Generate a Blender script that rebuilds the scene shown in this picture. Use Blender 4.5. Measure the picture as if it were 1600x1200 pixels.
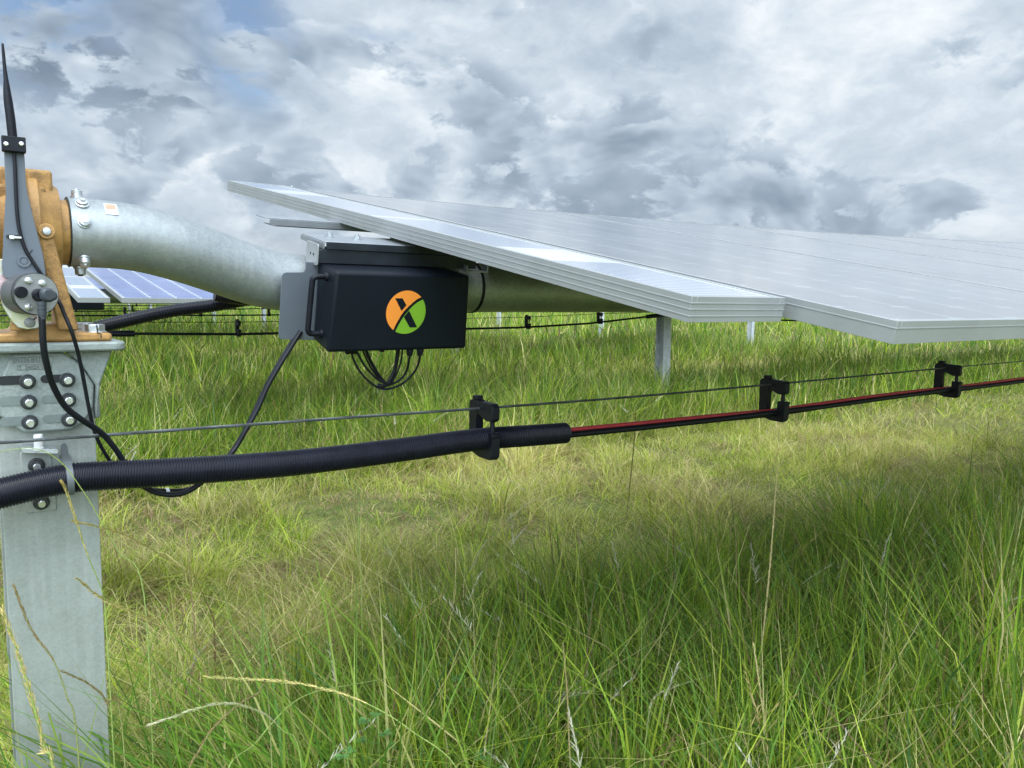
import bpy, math, random
import numpy as np
from mathutils import Vector, Matrix
random.seed(5); rng = np.random.default_rng(7)
R = math.radians
SC = bpy.context.scene; COL = SC.collection
for o in list(bpy.data.objects): bpy.data.objects.remove(o)

# ------------------------------------------------------------------ camera
# world axes: +X along the tracker row (to the right and away), +Y away from the camera, Z up, ground at z = 0
HC = 1.40                                   # camera height; shapes below are drawn with heights measured from the camera
F = 1245.0; YAW, PIT, ROL = R(35.05), R(5.95), R(0.63)
fw = np.array([math.sin(YAW)*math.cos(PIT), math.cos(YAW)*math.cos(PIT), -math.sin(PIT)])
rr = np.array([math.cos(YAW), -math.sin(YAW), 0.0]); uu = np.cross(rr, fw)
cr = rr*math.cos(ROL)+uu*math.sin(ROL); cu = -rr*math.sin(ROL)+uu*math.cos(ROL)
cd = bpy.data.cameras.new('camera'); cam = bpy.data.objects.new('camera', cd); COL.objects.link(cam)
cd.sensor_width = 36; cd.lens = 36*F/1600; cd.clip_start = 0.02; cd.clip_end = 5000
cam.matrix_world = Matrix(((cr[0], cu[0], -fw[0], 0), (cr[1], cu[1], -fw[1], 0), (cr[2], cu[2], -fw[2], HC), (0, 0, 0, 1)))
SC.camera = cam
def ray(px, py): return fw + cr*(px-800)/F - cu*(py-600)/F
def at(px, py, Y):
    d = ray(px, py); return d*Y/d[1]

# ------------------------------------------------------------------ sun, sky, exposure
SUN_EL, SUN_AZ = R(60), R(-122)               # azimuth measured from +X towards +Y
SC.view_settings.view_transform = 'Standard'; SC.view_settings.look = 'None'
SC.view_settings.exposure = 1.38; SC.view_settings.gamma = 1.0
SC.render.engine = 'CYCLES'
ld = bpy.data.lights.new('sun', 'SUN'); ld.energy = 0.65; ld.angle = R(26.0); ld.color = (1.0, 0.96, 0.88)
sun = bpy.data.objects.new('sun', ld); COL.objects.link(sun)
sdir = Vector((math.cos(SUN_EL)*math.cos(SUN_AZ), math.cos(SUN_EL)*math.sin(SUN_AZ), math.sin(SUN_EL)))
sun.rotation_euler = sdir.to_track_quat('Z', 'Y').to_euler(); sun.location = (0, 0, 30)

class NT:
    def __init__(s, tree): s.t = tree; s.n = tree.nodes; s.l = tree.links
    def node(s, typ, **kw):
        nd = s.n.new(typ)
        for k, v in kw.items():
            if k.startswith('i_'): s.put(nd.inputs[k[2:].replace('_', ' ')], v)
            elif k[0] == 'j': s.put(nd.inputs[int(k[1:])], v)
            else: setattr(nd, k, v)
        return nd
    def put(s, sock, v):
        if hasattr(v, 'bl_rna') and isinstance(v, bpy.types.NodeSocket): s.l.new(v, sock)
        else: sock.default_value = v
    def m(s, op, a, b=0.0, c=None):
        nd = s.n.new('ShaderNodeMath'); nd.operation = op
        s.put(nd.inputs[0], a); s.put(nd.inputs[1], b)
        if c is not None: s.put(nd.inputs[2], c)
        return nd.outputs[0]
    def vm(s, op, a, b=None, out=0):
        nd = s.n.new('ShaderNodeVectorMath'); nd.operation = op
        s.put(nd.inputs[0], a)
        if b is not None: s.put(nd.inputs[1], b)
        return nd.outputs[out]
    def noise(s, vec, scale, detail=4, rough=.5, dist=0.0, dim='3D', out=0):
        nd = s.n.new('ShaderNodeTexNoise'); nd.noise_dimensions = dim
        if vec is not None: s.l.new(vec, nd.inputs['Vector'])
        nd.inputs['Scale'].default_value = scale; nd.inputs['Detail'].default_value = detail
        nd.inputs['Roughness'].default_value = rough; nd.inputs['Distortion'].default_value = dist
        return nd.outputs[out]
    def ramp(s, fac, stops, interp='LINEAR'):
        nd = s.n.new('ShaderNodeValToRGB'); nd.color_ramp.interpolation = interp
        e = nd.color_ramp.elements
        while len(e) < len(stops): e.new(0.5)
        for k, (p, c) in enumerate(stops):
            e[k].position = p; e[k].color = (c[0], c[1], c[2], 1) if not isinstance(c, (int, float)) else (c, c, c, 1)
        s.put(nd.inputs[0], fac); return nd.outputs[0]
    def mix(s, fac, a, b, typ='MIX'):
        nd = s.n.new('ShaderNodeMix'); nd.data_type = 'RGBA'; nd.blend_type = typ
        s.put(nd.inputs[0], fac); s.put(nd.inputs[6], a if not isinstance(a, tuple) else (*a[:3], 1)); s.put(nd.inputs[7], b if not isinstance(b, tuple) else (*b[:3], 1))
        return nd.outputs[2]
    def smooth(s, v, lo, hi):
        nd = s.n.new('ShaderNodeMapRange'); nd.interpolation_type = 'SMOOTHSTEP'
        s.put(nd.inputs[0], v); nd.inputs[1].default_value = lo; nd.inputs[2].default_value = hi
        return nd.outputs[0]

w = bpy.data.worlds.new('World'); SC.world = w; w.use_nodes = True
T = NT(w.node_tree); T.n.clear()
wo = T.node('ShaderNodeOutputWorld')
tc = T.node('ShaderNodeTexCoord').outputs['Generated']
sky = T.node('ShaderNodeTexSky'); sky.sky_type = 'NISHITA'; sky.sun_disc = False
sky.sun_elevation = SUN_EL; sky.sun_rotation = math.pi/2-SUN_AZ; sky.air_density = 1.0; sky.dust_density = 0.6
dirn = T.vm('NORMALIZE', tc)
sx = T.node('ShaderNodeSeparateXYZ'); T.l.new(dirn, sx.inputs[0])
zz = T.m('MAXIMUM', sx.outputs[2], 0.0)
P = T.vm('MULTIPLY', dirn, (1.0, 1.0, 1.8))
wc = T.noise(P, 4.5, 4, .5, out=1)
warp = T.vm('SCALE', T.vm('SUBTRACT', wc, (0.5, 0.5, 0.5))); warp.node.inputs[3].default_value = 0.11
Pw = T.vm('ADD', P, warp)
def blob(c, k):                               # one cloud bank, its edge broken by the noise
    c = Vector(c).normalized()
    dt = T.vm('DOT_PRODUCT', T.vm('NORMALIZE', T.vm('ADD', dirn, T.vm('MULTIPLY', warp, (0.35, 0.35, 0.35)))), tuple(c), out=1)
    return T.m('POWER', T.m('MAXIMUM', dt, 0.0), k)
bias = 0.0
for c, k, a in (((.166, .948, .262), 260, .16), ((.30, .94, .20), 700, .10), ((.527, .823, .212), 500, .15), ((.345, .906, .245), 900, .09), ((.36, .92, .12), 350, .08),
                ((.834, .486, .261), 60, -.20), ((.80, .54, .20), 150, -.06), ((.844, .521, .112), 220, .12), ((.76, .632, .13), 280, .09), ((.70, .70, .12), 400, .05),
                ((.881, .404, .244), 300, .20), ((.624, .729, .281), 90, -.05), ((.44, .88, .26), 260, -.07), ((.23, .968, .09), 300, -.05), ((.62, .77, .18), 300, .06)):
    bias = T.m('ADD', bias, T.m('MULTIPLY', blob(c, k), a))
mid = T.noise(T.vm('ADD', Pw, (7.3, 2.1, 0)), 9.0, 6, .6)
big = T.noise(P, 2.2, 2, .5)
v = T.m('ADD', .76, T.m('ADD', T.m('MULTIPLY', T.m('SUBTRACT', mid, .5), .75), T.m('MULTIPLY', T.m('SUBTRACT', big, .5), .45)))
v = T.m('SUBTRACT', v, T.m('MULTIPLY', bias, .55))
for off, sc_, lo, hi, core, dk in (((0, 0, 0), 4.6, .485, .565, .69, 1.9), ((5.2, 1.7, 3.1), 8.5, .515, .58, .71, 1.7)):
    Q = T.vm('ADD', Pw, off)
    n_a = T.m('ADD', T.noise(Q, sc_, 8, .60), T.m('MULTIPLY', bias, .8)); n_b = T.m('ADD', T.noise(T.vm('ADD', Q, (0.01, 0.015, .16/sc_)), sc_, 3, .60), T.m('MULTIPLY', bias, .8))
    msk = T.smooth(n_a, lo, hi)
    shd = T.m('ADD', T.m('SUBTRACT', core, T.m('MULTIPLY', T.m('SUBTRACT', n_a, lo), dk)), T.m('MULTIPLY', T.m('SUBTRACT', n_a, n_b), 1.5))
    shd = T.m('ADD', shd, T.m('MULTIPLY', T.m('SUBTRACT', mid, .5), .30))
    v = T.m('ADD', T.m('MULTIPLY', v, T.m('SUBTRACT', 1.0, msk)), T.m('MULTIPLY', shd, msk))
ccol = T.ramp(v, ((0.15, (.205, .265, .35)), (.40, (.305, .38, .47)), (.58, (.425, .51, .605)), (.76, (.585, .67, .755)), (.98, (.91, .945, .97))))
gap = T.m('ADD', T.smooth(T.noise(T.vm('ADD', Pw, (3.1, 9.2, 0)), 3.3, 4, .55), .64, .74), 0.0)
for c, k, a in (((.086, .957, .29), 500, 1.0), ((.286, .926, .246), 1500, 1.0), ((.283, .91, .32), 900, .9)):
    gap = T.m('ADD', gap, T.m('MULTIPLY', T.m('MULTIPLY', blob(c, k), a), T.smooth(mid, .38, .53)))
gap = T.m('MULTIPLY', T.m('MINIMUM', gap, 1.0), T.smooth(zz, .10, .25))
hz = T.mix(T.smooth(zz, .0, .10), (.52, .58, .62), ccol)
bgA = T.node('ShaderNodeBackground'); T.l.new(sky.outputs[0], bgA.inputs[0]); bgA.inputs[1].default_value = 0.055
bgB = T.node('ShaderNodeBackground'); T.l.new(hz, bgB.inputs[0]); fill_glow = T.m('POWER', T.m('MAXIMUM', T.vm('DOT_PRODUCT', dirn, tuple(Vector((sdir.x, sdir.y, sdir.z*.42)).normalized()), out=1), 0.0), 3.0)   # glow added to the unseen sky behind the camera to light under the panels
T.l.new(T.m('ADD', T.m('ADD', 0.425, T.m('MULTIPLY', fill_glow, 2.7)), T.m('MULTIPLY', T.smooth(zz, .36, .85), .45)), bgB.inputs[1])
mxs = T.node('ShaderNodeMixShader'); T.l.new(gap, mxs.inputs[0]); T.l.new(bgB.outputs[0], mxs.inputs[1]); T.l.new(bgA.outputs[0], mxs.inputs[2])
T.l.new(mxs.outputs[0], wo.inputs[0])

# ------------------------------------------------------------------ materials
def mat(name, col, rough=.5, metal=0.0, var=0.0, vscale=20, bump=0.0, bscale=200, spec=.5, coat=0.0, col2=None, rvar=0.0):
    m = bpy.data.materials.new(name); m.use_nodes = True; t = NT(m.node_tree); b = t.n['Principled BSDF']
    tcn = t.node('ShaderNodeTexCoord').outputs['Object']
    b.inputs['Base Color'].default_value = (*col, 1); b.inputs['Roughness'].default_value = rough; b.inputs['Metallic'].default_value = metal
    b.inputs['Specular IOR Level'].default_value = spec; b.inputs['Coat Weight'].default_value = coat
    if var or col2:
        f = t.noise(tcn, vscale, 6, .6)
        c2 = col2 if col2 else tuple(max(0, c*(1-var)) for c in col); c1 = tuple(min(1, c*(1+var)) for c in col) if not col2 else col
        t.l.new(t.ramp(f, ((.36, c2), (.64, c1))), b.inputs['Base Color'])
    if rvar:
        f = t.noise(tcn, vscale*.6, 5, .6); t.l.new(t.m('ADD', rough-rvar/2, t.m('MULTIPLY', f, rvar)), b.inputs['Roughness'])
    if bump:
        bn = t.node('ShaderNodeBump'); bn.inputs['Strength'].default_value = bump; bn.inputs['Distance'].default_value = .002
        t.l.new(t.noise(tcn, bscale, 4, .6), bn.inputs['Height']); t.l.new(bn.outputs[0], b.inputs['Normal'])
    return m
def galv(name, base, rough, metal, bump, k=1.0):      # hot-dip zinc: spangle cells, cloudy streaks
    m = mat(name, base, rough, metal); t = NT(m.node_tree); b = t.n['Principled BSDF']
    tcn = t.node('ShaderNodeTexCoord').outputs['Object']
    vo = t.node('ShaderNodeTexVoronoi', feature='F1'); t.l.new(tcn, vo.inputs['Vector']); vo.inputs['Scale'].default_value = 260
    n1 = t.noise(tcn, 14, 7, .65); n2 = t.noise(tcn, 90, 5, .7)
    sep = t.node('ShaderNodeSeparateColor'); t.l.new(vo.outputs['Color'], sep.inputs[0])
    f = t.m('ADD', t.m('MULTIPLY', n1, .55), t.m('ADD', t.m('MULTIPLY', sep.outputs[0], .22), t.m('MULTIPLY', n2, .25)))
    t.l.new(t.ramp(f, ((.30, tuple(c*(1-.30*k) for c in base)), (.52, base), (.72, tuple(min(1, c*(1+.25*k)) for c in base)))), b.inputs['Base Color'])
    t.l.new(t.m('ADD', rough-.10, t.m('MULTIPLY', f, .22)), b.inputs['Roughness'])
    bn = t.node('ShaderNodeBump'); bn.inputs['Strength'].default_value = bump; bn.inputs['Distance'].default_value = .001
    t.l.new(t.m('ADD', n2, t.m('MULTIPLY', n1, .6)), bn.inputs['Height']); t.l.new(bn.outputs[0], b.inputs['Normal'])
    return m
M = {}
M['pipe'] = galv('galvanised_pipe', (.30, .328, .335), .45, .6, .3, .55)
M['tube'] = galv('galvanised_tube', (.34, .36, .36), .42, .6, .15)
M['pile'] = galv('galvanised_pile', (.285, .312, .285), .48, .2, .10, .45)
M['cast'] = galv('galvanised_casting', (.255, .290, .275), .55, .2, 1.0, .8)
M['post'] = galv('galvanised_post', (.50, .53, .55), .5, .15, .3)
M['ochre'] = mat('ochre_paint', (.39, .215, .066), .42, 0.1, .22, 34, .55, 320, rvar=.15)
M['ochre_rough'] = mat('ochre_cast_paint', (.34, .188, .058), .5, 0.05, .30, 70, 1.0, 420)
M['alu'] = mat('anodised_aluminium', (.365, .38, .385), .42, .45, .05, 12, .10, 900)
M['alu_dark'] = mat('dull_aluminium', (.30, .32, .34), .45, .6, .08, 20)
M['grey'] = mat('grey_powder_coat', (.115, .135, .16), .5, .15, .05, 8, .08, 500)
M['black'] = mat('black_enclosure', (.0035, .0062, .0115), .5, 0, .15, 9, .12, 700, spec=.22)
M['channel'] = mat('dark_steel', (.020, .026, .034), .5, .3, .25, 15)
M['plastic'] = mat('black_plastic', (.0070, .0080, .013), .45, 0, .2, 60, .1, 500, spec=.25)
M['cable'] = mat('black_cable_sheath', (.007, .008, .012), .45, 0, .15, 60, spec=.3)
M['conduit'] = mat('black_corrugated_plastic', (.0075, .0080, .015), .34, 0, .2, 30, spec=.32)
M['red'] = mat('red_cable_sheath', (.44, .040, .050), .45, 0, .12, 80)
M['zinc'] = mat('zinc_bolt', (.55, .58, .60), .35, .8, .15, 120, .3, 500)
M['bright'] = mat('bright_bolt_end', (.82, .84, .85), .22, .9, .05, 90)
M['washer'] = mat('dark_washer', (.045, .05, .052), .45, .5, .3, 200)
M['white'] = mat('white_nylon', (.72, .74, .73), .4)
M['clearnylon'] = mat('grey_nylon_tie', (.10, .115, .12), .45)
M['sensor_body'] = mat('cast_grey_housing', (.13, .135, .14), .45, .5, .1, 40)
M['sensor_face'] = mat('brushed_grey_plate', (.30, .31, .305), .42, .6, .12, 60, .2, 400)
M['plug'] = mat('dark_grey_plug', (.04, .048, .058), .45)
M['rope'] = mat('steel_rope', (.10, .11, .11), .5, .5, .2, 90)
M['mark'] = mat('black_paint_mark', (.01, .01, .01), .5)
M['orange'] = mat('orange_print', (.80, .26, .035), .45)
M['green'] = mat('green_print', (.17, .36, .022), .45)
M['pink'] = mat('faded_orange_label', (.60, .27, .18), .5, 0, .12, 60)
M['label_white'] = mat('worn_white_label', (.62, .63, .64), .5, 0, .12, 80)
M['tie_hole'] = mat('dark_hole', (.012, .014, .016), .7)

def streaks(m, amt=.10):                       # faint run marks down the zinc
    t = NT(m.node_tree); b = t.n['Principled BSDF']; src = b.inputs['Base Color'].links[0].from_socket
    tcn = t.node('ShaderNodeTexCoord').outputs['Object']; st = t.noise(t.vm('MULTIPLY', tcn, (60, 60, 2.2)), 1.0, 5, .6); bl = t.noise(t.vm('MULTIPLY', tcn, (9, 9, 4)), 1.0, 4, .6)
    f = t.m('ADD', t.m('MULTIPLY', t.smooth(st, .45, .75), amt), t.m('MULTIPLY', t.smooth(bl, .5, .7), amt*.8))
    t.l.new(t.mix(f, src, (.62, .64, .62)), b.inputs['Base Color'])
streaks(M['pile'], .13); streaks(M['pipe'], .15)
def chromate():                                # yellow-green-pink passivated zinc
    m = mat('passivated_zinc', (.6, .6, .55), .3, .8); t = NT(m.node_tree); b = t.n['Principled BSDF']
    tcn = t.node('ShaderNodeTexCoord').outputs['Object']
    t.l.new(t.ramp(t.noise(tcn, 24, 3, .5, 1.0), ((.30, (.40, .62, .42)), (.42, (.62, .60, .40)), (.5, (.66, .68, .66)), (.58, (.68, .44, .45)), (.70, (.52, .56, .62)))), b.inputs['Base Color'])
    return m
M['chromate'] = chromate()

def glass_big(name, W, base, line, rough=.13, k=1.0):
    m = mat(name, base, rough, 0); t = NT(m.node_tree); b = t.n['Principled BSDF']
    tcn = t.node('ShaderNodeTexCoord').outputs['Object']; s = t.node('ShaderNodeSeparateXYZ'); t.l.new(tcn, s.inputs[0])
    x, y = s.outputs[0], s.outputs[1]
    px = (W-.034)/6
    u = t.m('DIVIDE', t.m('SUBTRACT', x, .017), px); fu = t.m('ABSOLUTE', t.m('SUBTRACT', t.m('FRACT', t.m('ADD', u, .5)), .5))
    lx = t.m('LESS_THAN', fu, .0042/px)
    fv = t.m('ABSOLUTE', t.m('SUBTRACT', t.m('FRACT', t.m('ADD', t.m('DIVIDE', t.m('ADD', y, 1.12), .0925), .5)), .5))
    ly = t.m('LESS_THAN', fv, .0011/.0925)
    fu2 = t.m('ABSOLUTE', t.m('SUBTRACT', t.m('FRACT', t.m('ADD', t.m('MULTIPLY', u, 2.0), .5)), .5))
    dash = t.m('MULTIPLY', t.m('LESS_THAN', fu, .13), t.m('LESS_THAN', fv, .0048/.0925))
    bus = t.m('LESS_THAN', t.m('ABSOLUTE', t.m('SUBTRACT', t.m('FRACT', t.m('MULTIPLY', u, 10.0)), .5)), .05)
    centre = t.m('LESS_THAN', t.m('ABSOLUTE', y), .007)
    msk = t.m('MAXIMUM', t.m('MAXIMUM', t.m('MULTIPLY', lx, .75*k), t.m('MULTIPLY', ly, .35*k)), t.m('MAXIMUM', t.m('MULTIPLY', dash, .9*k), t.m('MULTIPLY', centre, .25)))
    msk = t.m('MAXIMUM', msk, t.m('MULTIPLY', bus, .12*k))
    dust = t.noise(tcn, 3.0, 6, .6)
    c0 = t.mix(t.ramp(dust, ((.35, 0.0), (.7, .35))), base, tuple(min(1, c*2.0+.03) for c in base))
    t.l.new(t.mix(msk, c0, line), b.inputs['Base Color'])
    t.l.new(t.m('ADD', rough-.03, t.m('MULTIPLY', dust, .10)), b.inputs['Roughness'])
    b.inputs['IOR'].default_value = 1.52; b.inputs['Coat Weight'].default_value = .35; b.inputs['Coat Roughness'].default_value = .04; b.inputs['Coat IOR'].default_value = 1.5
    return m
M['glass'] = glass_big('panel_glass_grey', 1.134, (.15, .155, .165), (.60, .62, .64), k=.38)
M['glass_far'] = glass_big('panel_glass_blue', 1.134, (.12, .15, .30), (.80, .82, .84))
def glass_small():
    m = mat('shingled_panel_glass', (.12, .16, .26), .13, 0); t = NT(m.node_tree); b = t.n['Principled BSDF']
    tcn = t.node('ShaderNodeTexCoord').outputs['Object']; s = t.node('ShaderNodeSeparateXYZ'); t.l.new(tcn, s.inputs[0])
    y = s.outputs[1]
    st = t.m('LESS_THAN', t.m('FRACT', t.m('DIVIDE', y, .0155)), .36)
    def band(a, c): return t.m('MULTIPLY', t.m('GREATER_THAN', y, a), t.m('LESS_THAN', y, c))
    gaps = t.m('MAXIMUM', band(-.62, -.44), t.m('MAXIMUM', band(.80, .98), band(.10, .13)))
    edge = t.m('GREATER_THAN', t.m('ABSOLUTE', t.m('SUBTRACT', s.outputs[0], .1035)), .082)
    msk = t.m('MAXIMUM', gaps, t.m('MAXIMUM', edge, t.m('MULTIPLY', st, .6)))
    t.l.new(t.mix(msk, (.24, .28, .37), (.80, .82, .84)), b.inputs['Base Color'])
    b.inputs['Coat Weight'].default_value = .6; b.inputs['Coat Roughness'].default_value = .05
    return m
M['glass_small'] = glass_small()

# ------------------------------------------------------------------ mesh helpers
class MB:
    def __init__(s): s.v = []; s.f = []; s.mi = []; s.cur = 0
    def add(s, vs, fs):
        o = len(s.v); s.v += [tuple(map(float, p)) for p in vs]
        for f in fs: s.f.append(tuple(o+i for i in f)); s.mi.append(s.cur)
        return s
    def hexa(s, c):                              # 8 corners: bottom 4 ccw, top 4 ccw
        return s.add(c, [(3, 2, 1, 0), (4, 5, 6, 7), (0, 1, 5, 4), (1, 2, 6, 5), (2, 3, 7, 6), (3, 0, 4, 7)])
    def box(s, a, b, fr=None):                   # min, max corner, optional mapping of coordinates
        x0, y0, z0 = a; x1, y1, z1 = b
        c = [(x0, y0, z0), (x1, y0, z0), (x1, y1, z0), (x0, y1, z0), (x0, y0, z1), (x1, y0, z1), (x1, y1, z1), (x0, y1, z1)]
        return s.hexa([fr(*p) for p in c] if fr else c)
    def prism(s, poly, d0, d1, fr):              # poly [(u,v)] ccw, thickness from d0 to d1, fr(u,v,d)->xyz
        n = len(poly); vs = [fr(u, v, d0) for u, v in poly]+[fr(u, v, d1) for u, v in poly]
        fs = [tuple(range(n))[::-1], tuple(range(n, 2*n))]+[(i, (i+1) % n, n+(i+1) % n, n+i) for i in range(n)]
        return s.add(vs, fs)
    def lathe(s, o, ax, prof, n=32, caps=True):  # prof [(dist along axis, radius)]
        o = Vector(o); ax = Vector(ax).normalized(); t = ax.orthogonal().normalized(); b = ax.cross(t)
        vs = []
        for d, r in prof:
            for k in range(n):
                a = 2*math.pi*k/n; vs.append(o+ax*d+(t*math.cos(a)+b*math.sin(a))*r)
        fs = []
        for i in range(len(prof)-1):
            for k in range(n): fs.append((i*n+k, i*n+(k+1) % n, (i+1)*n+(k+1) % n, (i+1)*n+k))
        if caps: fs += [tuple(range(n))[::-1], tuple(range((len(prof)-1)*n, len(prof)*n))]
        return s.add(vs, fs)
    def cyl(s, a, b, r, n=24, ch=0.0):
        a = Vector(a); b = Vector(b); L = (b-a).length
        pr = [(0, r), (L, r)] if not ch else [(0, r-ch), (ch, r), (L-ch, r), (L, r-ch)]
        return s.lathe(a, b-a, pr, n)
    def tube(s, path, rad, n=12, caps=True):     # rad number or function(i)
        P = [Vector(p) for p in path]; N = len(P); vs = []; nrm = None
        for i, p in enumerate(P):
            t = (P[min(i+1, N-1)]-P[max(i-1, 0)]).normalized()
            nrm = (t.orthogonal() if nrm is None else nrm-t*nrm.dot(t)).normalized(); b = t.cross(nrm)
            r = rad(i) if callable(rad) else rad
            for k in range(n):
                a = 2*math.pi*k/n; vs.append(p+(nrm*math.cos(a)+b*math.sin(a))*r)
        fs = [(i*n+k, i*n+(k+1) % n, (i+1)*n+(k+1) % n, (i+1)*n+k) for i in range(N-1) for k in range(n)]
        if caps: fs += [tuple(range(n))[::-1], tuple(range((N-1)*n, N*n))]
        return s.add(vs, fs)
def smoothpath(pts, n=8):                        # Catmull-Rom
    P = [Vector(p) for p in pts]; P = [P[0]*2-P[1]]+P+[P[-1]*2-P[-2]]; out = []
    for i in range(1, len(P)-2):
        for k in range(n):
            t = k/n; a, b, c, d = P[i-1], P[i], P[i+1], P[i+2]
            out.append(.5*((2*b)+(c-a)*t+(2*a-5*b+4*c-d)*t*t+(3*b-a-3*c+d)*t**3))
    out.append(P[-2]); return out
def resample(pts, step):
    P = [Vector(p) for p in pts]; out = [P[0]]; acc = 0.0
    for a, b in zip(P[:-1], P[1:]):
        L = (b-a).length; d = step-acc
        while d <= L: out.append(a+(b-a)*(d/L)); d += step
        acc = L-(d-step)
    return out

def tag(o, label=None, cat=None, group=None, kind=None):
    if label: o['label'] = label
    if cat: o['category'] = cat
    if group: o['group'] = group
    if kind: o['kind'] = kind
    return o
ORG = {}
def thing(name, label, cat, loc=(0, 0, 0), group=None, rx=0.0):
    o = bpy.data.objects.new(name, None); COL.objects.link(o); o.empty_display_size = .05
    o.location = (loc[0], loc[1], loc[2]+HC); o.rotation_euler = (rx, 0, 0)
    ORG[o] = Vector((0, 0, 0)) if rx else Vector(loc)
    return tag(o, label, cat, group)
def obj(name, mb, mats, parent=None, bevel=0.0, smooth=35, seg=2, raw=False):
    """one mesh object; vertices were drawn in camera-height coordinates"""
    me = bpy.data.meshes.new(name)
    if parent is not None: o0 = ORG[parent]
    elif raw: o0 = Vector((0, 0, 0))
    else:
        a = np.array(mb.v); o0 = Vector(((a[:, 0].min()+a[:, 0].max())/2, (a[:, 1].min()+a[:, 1].max())/2, a[:, 2].min()))
    me.from_pydata([tuple(Vector(v)-o0) for v in mb.v], [], mb.f)
    for m in (mats if isinstance(mats, (list, tuple)) else [mats]): me.materials.append(m)
    me.polygons.foreach_set('material_index', mb.mi)
    if smooth:
        me.polygons.foreach_set('use_smooth', [True]*len(me.polygons)); me.set_sharp_from_angle(angle=R(smooth))
    me.validate(); me.update()
    o = bpy.data.objects.new(name, me); COL.objects.link(o); ORG[o] = o0
    if parent is not None: o.parent = parent
    else: o.location = o0+Vector((0, 0, HC))
    if bevel:
        bm = o.modifiers.new('bevel', 'BEVEL'); bm.width = bevel; bm.segments = seg; bm.limit_method = 'ANGLE'; bm.angle_limit = R(40)
    return o
def part(name, mb, m, parent, bevel=0.0, smooth=35, label=None):
    o = obj(name, mb, m, parent, bevel, smooth)
    if label: o['label'] = label
    return o
def copy_tree(o, off, parent=None):
    c = o.copy(); COL.objects.link(c); ORG[c] = ORG[o]
    if parent is None: c.location = o.location+Vector(off)
    else: c.parent = parent
    for ch in list(o.children): copy_tree(ch, off, c)
    return c

# frame of the tilted torque tube: x along the row, s across (away from the camera), h out of the panel plane
TILT = .1829; PY, PZ = 1.7177, .1856
dv = np.array([0, math.cos(TILT), math.sin(TILT)]); nv = np.array([0, -math.sin(TILT), math.cos(TILT)])
OT = np.array([0, PY, PZ])-nv*.155
def tl(x, s, h): return tuple(OT+np.array([x, 0, 0])+dv*s+nv*h)
def locS(px, py, s):
    r = ray(px, py); k = (OT@dv+s)/(r@dv); q = r*k-OT; return q[0], q@nv
PITCH = 5.85
def rise(X): return .0048*max(0, min(X, 7)-1.5)**1.8+.035*max(0, X-7)

# ------------------------------------------------------------------ ground
def value_noise(x, y, cell, seed):
    r = np.random.default_rng(seed).random((256, 256))
    u = x/cell; v_ = y/cell; i = np.floor(u).astype(int); j = np.floor(v_).astype(int); fx = u-i; fy = v_-j
    fx = fx*fx*(3-2*fx); fy = fy*fy*(3-2*fy)
    g = lambda a, b: r[a % 256, b % 256]
    return (g(i, j)*(1-fx)+g(i+1, j)*fx)*(1-fy)+(g(i, j+1)*(1-fx)+g(i+1, j+1)*fx)*fy
def ground_mat():
    m = mat('field_soil', (.08, .09, .03), .95, 0, spec=.1); t = NT(m.node_tree); b = t.n['Principled BSDF']
    tcn = t.node('ShaderNodeTexCoord').outputs['Object']
    a = t.noise(tcn, .35, 6, .6); c = t.noise(tcn, 5.0, 8, .7); e = t.noise(tcn, 60, 5, .7)
    f = t.m('ADD', t.m('MULTIPLY', a, .4), t.m('ADD', t.m('MULTIPLY', c, .35), t.m('MULTIPLY', e, .25)))
    t.l.new(t.ramp(f, ((.36, (.040, .050, .018)), (.46, (.085, .11, .03)), (.54, (.14, .15, .05)), (.64, (.20, .16, .09)))), b.inputs['Base Color'])
    return m
g = MB(); nx = 60
gx = np.concatenate([np.linspace(-6, 30, 73), np.array([40, 60, 100, 200, 500, 1500, 3000])]); gx = np.concatenate([-np.array([3000, 1000, 300, 100, 40, 15]), gx])
gy = np.concatenate([-np.array([3000, 1000, 300, 80, 20, 6]), np.linspace(-2, 40, 85), np.array([50, 70, 110, 200, 500, 1500, 3000])])
XX, YY = np.meshgrid(gx, gy)
def gz(X, Y):
    t = np.clip((Y-6)/19, 0, 1); return .34*t*t*(3-2*t)
ZZ = np.where((np.abs(XX) < 60) & (np.abs(YY) < 60), (value_noise(XX+50, YY+50, 1.3, 3)-.5)*.05, 0)+gz(XX, YY)
vs = [(float(a), float(b_), float(c)-HC) for a, b_, c in zip(XX.ravel(), YY.ravel(), ZZ.ravel())]
W_ = len(gx); g.add(vs, [(j*W_+i, j*W_+i+1, (j+1)*W_+i+1, (j+1)*W_+i) for j in range(len(gy)-1) for i in range(W_-1)])
gr = obj('ground', g, ground_mat(), smooth=60, raw=True); gr['kind'] = 'structure'

# ------------------------------------------------------------------ grass (stuff): blades, each with its own colour
def leaf_mat(name, trans=.45):
    m = bpy.data.materials.new(name); m.use_nodes = True; t = NT(m.node_tree); t.n.clear()
    out = t.node('ShaderNodeOutputMaterial'); at_ = t.node('ShaderNodeAttribute', attribute_name='Col')
    b = t.node('ShaderNodeBsdfPrincipled'); b.inputs['Roughness'].default_value = .48; b.inputs['Specular IOR Level'].default_value = .35
    t.l.new(at_.outputs['Color'], b.inputs['Base Color'])
    tr = t.node('ShaderNodeBsdfTranslucent'); t.l.new(t.mix(.5, at_.outputs['Color'], (.9, 1.0, .35), 'MULTIPLY'), tr.inputs[0])
    mx = t.node('ShaderNodeMixShader'); mx.inputs[0].default_value = trans
    t.l.new(b.outputs[0], mx.inputs[1]); t.l.new(tr.outputs[0], mx.inputs[2]); t.l.new(mx.outputs[0], out.inputs[0])
    return m
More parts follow.
